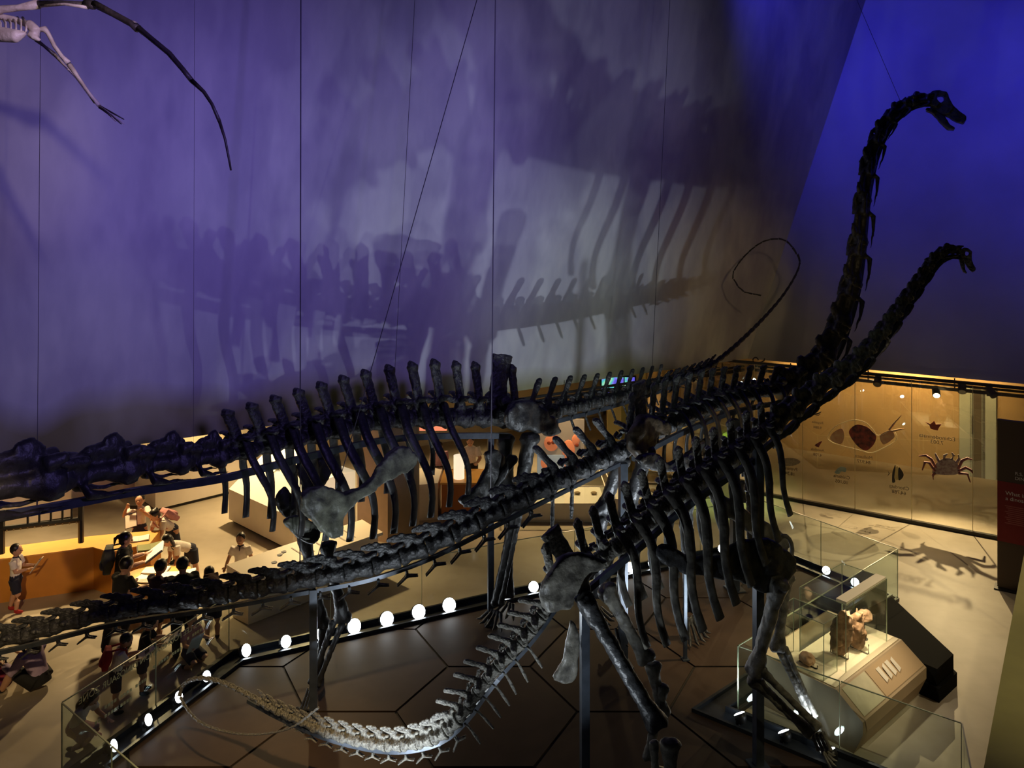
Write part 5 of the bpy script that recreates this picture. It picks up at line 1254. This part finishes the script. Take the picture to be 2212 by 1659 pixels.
    return dict(root=root, R=R, W=W, hand=[W(wr[i] + (wr[i] - el[i]).normalized() * .05 * h) for i in (0, 1)], sp=lambda k, f=0.0: W(sp(k) + f2 * f), s=R @ s, f=R @ f2, rt=rt, h=h, sh=[W(q) for q in sh])
def backpack(pp, lab, m_, w=.28, hh=.36, d=.16):
    c = pp['sp'](.19, -.075 * pp['h'] - d / 2 - .015); R = Matrix((pp['rt'], pp['f'], pp['s'])).transposed()
    r = thing('backpack', lab, 'backpack', tuple(c))
    mb = MB(); mb.box(c, (w * .86, d * .7, hh), M=R); mb.ell(c, (w / 2, d * .62, hh / 2 * 1.06), 14, 10, R); mb.build('bag', m_, r, remesh=.016, relax=5)
    mb = MB(); mb.ell(c - pp['f'] * d * .45 - pp['s'] * hh * .18, (w * .36, d * .28, hh * .22), 12, 8, R); mb.build('pocket', m_, r, smooth=True)
    for i in (0, 1):
        q = pp['sh'][i]; q = q + (pp['sp'](.285) - q) * .35
        mb = MB(); mb.tube([c + (q - c).project(pp['rt']) + pp['s'] * hh * .45 + pp['f'] * d * .3, q + pp['s'] * .045 * pp['h'] - pp['f'] * .02, q + pp['s'] * .02 * pp['h'] + pp['f'] * .068 * pp['h'], q - pp['s'] * .10 * pp['h'] + pp['f'] * .088 * pp['h'], q - pp['s'] * .16 * pp['h'] + pp['f'] * .04]
                        , .014, 6); mb.build('strap', m_, r, smooth=True)
def board(p, w, d, R, lab, m_, name='clipboard', cat='clipboard', extra=None):
    r = thing(name, lab, cat, tuple(p)); mb = MB(); mb.box(p, (w, d, .010), M=R); mb.build('board', m_, r)
    mb = MB(); mb.box(V(p) + R @ V((0, -.01, .007)), (w * .9, d * .86, .003), M=R); sht = mb.build('sheet', PAPER, r)
    mb = MB(); mb.box(V(p) + R @ V((0, d * .44, .012)), (w * .3, .02, .012), M=R); mb.build('clip', STEEL, r)
    if extra: mb = MB(); mb.box(V(p) + R @ V((0, .0, .010)), (w * .45, d * .25, .003), M=R); mb.build('picture', extra, sht)
    return r
def held(pp, tilt=35, off=(0, .06, .02)):
    c = (pp['hand'][0] + pp['hand'][1]) / 2 + pp['R'] @ V(off); return c, pp['R'] @ Matrix.Rotation(math.radians(tilt), 3, 'X')
# 1 boy at the left
c = FZ(34, 1322); b = person('boy in white shirt, navy shorts and red shoes standing before the orange counter', c, 1.20, 80, 0, 6, 0, [((.15, .35, -1), (-.25, .9, .15)), ((-.15, .35, -1), (.25, .9, .1))],
    [((.04, .22, -1), (0, -.1, -1)), ((-.04, -.2, -1), (0, -.25, -1))], CW, .7, CN, 'shorts', CRD, collar=CN)
q, R_ = held(b, 55); board(q, .20, .26, R_, 'clear folder held by the boy with red shoes', mat('clear_folder', (.55, .52, .46), .3))
# 2 teacher
c = FZ(262, 1347); b = person('woman in black shirt and brown skirt reading at the orange counter', c, 1.60, 68, 4, 14, 0, [((.15, .45, -1), (-.2, .95, .15)), ((-.15, .45, -1), (.2, .95, .25))], None, CK, .7, CBR, 'longskirt', CK, 'pony', True)
backpack(b, 'grey green backpack worn by the woman in black', CG, .30, .44, .18)
q, R_ = held(b, 40, (0, .10, .05)); sheet(q, .44, .32, math.radians(-68), PAPER, 'white open booklet held by the woman in black', tilt=.6)
# 3 girl taking a picture
b = person('girl in white shirt raising a black phone behind the orange counter', (-7.72, 15.75), 1.32, 172, 0, 0, 0, [((.5, .5, -.35), (-.45, .25, 1)), ((-.4, .6, -.5), (.5, .5, .75))], None, CW, .7, CN, 'skirt', CK, 'bun')
q = (b['hand'][0] + b['hand'][1]) / 2 + V((0, -.03, .03)); r = thing('phone', 'black phone held up by the girl behind the counter', 'phone', tuple(q)); mb = MB(); mb.box(q, (.15, .012, .075)); mb.build('body', CK, r); mb = MB(); mb.box(q + V((0, .008, 0)), (.14, .004, .066)); mb.build('screen', mat('phone_screen', (.02, .02, .03), .1), r)
q = P(283, 1124, 15.42); board(q, .24, .30, Matrix.Rotation(1.0, 3, 'X') @ Matrix.Rotation(.3, 3, 'Z'), 'maroon clipboard hanging from the photographing girl', CMR)
# 4 stooping pupil with rose backpack
b = person('girl in white with rose backpack stooping over the orange counter', (-6.98, 15.62), 1.34, 215, 48, 10, 0, [((.2, .3, -1), (0, .5, -.8)), ((-.2, .3, -1), (.1, .6, -.7))], None, CW, .7, CN, 'skirt', CK, 'bun')
backpack(b, 'rose pink backpack on the stooping girl', CPK, .28, .36, .15)
# 5 bending girl with pigtails
b = person('girl with pigtails bending over the glowing table in white shirt and navy skirt', (-6.22, 14.72), 1.28, 225, 62, 12, 0, [((.15, .0, -1), (-.1, .3, -1)), ((-.15, .0, -1), (.1, .35, -1))], [((.06, .1, -1), (0, -.15, -1)), ((-.06, -.15, -1), (0, -.2, -1))], CW, .75, CN, 'shorts', CK, 'pigtails', collar=CN)
# 6 girl behind the sloped desk
b = person('girl in white polo with navy collar standing behind the sloped desk', (-5.02, 14.05), 1.20, 176, 0, 8, 0, [((.45, .1, -1), (.1, .6, -.5)), ((-.4, .15, -1), (-.05, .7, -.5))], None, CW, .72, CN, 'skirt', CK, 'bun', collar=CN)
# 7-10 pupils with their backs to us at the table
person('pupil in black with bowed head, leftmost of those crowding the glowing table', (-6.40, 12.32), 1.46, 25, 12, 22, 0, [((.15, .5, -1), (0, 1, -.1)), ((-.15, .5, -1), (0, 1, -.1))], [((.06, .2, -1), (0, -.1, -1)), ((-.06, -.25, -1), (0, -.25, -1))], CK, .8, CN, 'trousers', CK)
b = person('pupil in dark violet polo before the glowing table, between two taller ones', (-5.86, 12.45), 1.36, 20, 10, 20, 0, [((.15, .5, -1), (0, 1, -.1)), ((-.15, .5, -1), (0, 1, -.1))], None, cloth('violet_dark', (.06, .035, .07)), .8, CN, 'shorts', CK)
person('tall person all in black standing at the right of the glowing table', (-5.24, 12.10), 1.60, 330, 6, 16, 0, [((.15, .4, -1), (-.2, 1, -.1)), ((-.15, .4, -1), (.2, 1, -.1))], None, CK, .9, CK, 'trousers', CK, 'short', True)
b = person('child in white bending low beside the tall person in black', (-4.98, 12.62), 1.22, 330, 50, 5, 0, [((.15, .2, -1), (0, .6, -.8)), ((-.15, .2, -1), (0, .6, -.8))], None, CW, .8, CN, 'shorts', CK)
backpack(b, 'dark maroon backpack on the low bending child', CMR, .28, .34, .15)
# 11 woman sitting on the floor
sit = [((.25, .95, .75), (.05, .55, -1)), ((-.25, .95, .55), (-.05, .6, -1))]
b = person('woman in lilac top and black skirt sitting on the floor with long hair', tuple(FZ(88, 1488)), 1.58, 282, 20, 25, 0, [((.2, .6, -1), (-.2, 1, .25)), ((-.2, .6, -1), (.2, 1, .25))], sit, CL, 1.5, CK, 'shorts', CK, 'long', True, pelvis=.13, mask=True)
q, R_ = held(b, 30, (0, .02, .03)); board(q, .2, .26, R_, 'white notebook on the knees of the sitting woman', PAPER, 'notebook', 'notebook')
q = FZ(4, 1488); r = thing('tote_bag', 'red and blue patterned bag on the floor at the left edge', 'bag', tuple(q)); mb = MB(); mb.ell(q + V((0, 0, .17)), (.17, .12, .17), 14, 10); mb.build('body', mat('red_pattern', (.32, .02, .03), .8, color2=(.02, .02, .12), noise_scale=14), r, remesh=.02, relax=1)
mb = MB(); mb.tube([q + V((-.08, 0, .3)), q + V((-.05, 0, .45)), q + V((.05, 0, .45)), q + V((.08, 0, .3))], .012, 6); mb.build('handle', CK, r, smooth=True)
# 12-15 children at the glass
kneel = [((.15, .9, -.35), (.05, -.9, -.5)), ((-.15, .9, -.35), (-.05, -.9, -.5))]
b = person('child in pinkish polo kneeling by the kerb corner with a clipboard', (-5.08, 11.95), 1.16, 120, 5, 12, 0, [((.3, .5, -.7), (.1, 1, .1)), ((-.3, .4, -1), (0, .9, .1))], kneel, CP, .7, CN, 'shorts', CK, pelvis=.22)
board(b['hand'][0] + V((.05, -.02, .10)), .22, .30, b['R'] @ Matrix.Rotation(1.1, 3, 'X'), 'grey worksheet board with a small picture held by the kneeling child', mat('grey_board', (.30, .32, .33), .6), extra=mat('dark_picture', (.05, .05, .06), .6))
b = person('child in white shirt with red satchel writing at the lettered glass', (-5.60, 10.72), 1.10, 60, 12, 30, 0, [((.2, .5, -1), (-.2, 1, .1)), ((-.2, .5, -1), (.2, 1, .1))], None, CW, .7, CN, 'shorts', CK, collar=CN)
q, R_ = held(b, 30); board(q, .2, .27, R_, 'worksheet board with a dark picture held by the child with red satchel', mat('grey_board', (.30, .32, .33), .6), extra=MATS['dark_picture'])
backpack(b, 'red satchel on the writing child at the lettered glass', CRD, .24, .28, .12)
b = person('child in dark jacket looking down behind the lettered glass', (-5.44, 11.18), 1.12, 75, 10, 30, 0, [((.2, .5, -1), (-.2, 1, .1)), ((-.2, .5, -1), (.2, 1, .1))], None, CK, .9, CN, 'shorts', CK)
q, R_ = held(b, 30); board(q, .2, .27, R_, 'pale worksheet board held by the child in dark jacket', mat('grey_board', (.30, .32, .33), .6), extra=MATS['dark_picture'])
b = person('girl crouching low in white blouse at the slanting corner glass', (-5.80, 10.05), 1.15, 95, 28, 30, 0, [((.2, .5, -1), (-.1, .8, -.4)), ((-.2, .5, -1), (.1, .8, -.4))], kneel, CW, .7, CP, 'skirt', CK, 'long', pelvis=.24)
# 16 visitor with a number on the shirt
q = FZ(985, 1125); b = person('visitor in white shirt numbered nine behind the gallery counter', (q.x + .25, q.y + 1.5), 1.66, 176, 10, 18, 0, [((.3, .3, -1), (-.3, .8, -.2)), ((-.3, .3, -1), (.3, .8, -.2))], None, CW, .8, CK, 'trousers', CK, 'short', True)
text('shirt_number', '9', .24, basis(b['sp'](.12, .11), -b['rt'] * -1 if False else b['rt'] * -1, b['s'], b['f']), TEXTK, b['root'], align='CENTER')
b = person('second visitor in pale shirt beside the numbered one', (q.x - .55, q.y + 1.55), 1.5, 170, 12, 20, 0, None, None, CP, .8, CK, 'trousers', CK, 'short', True)
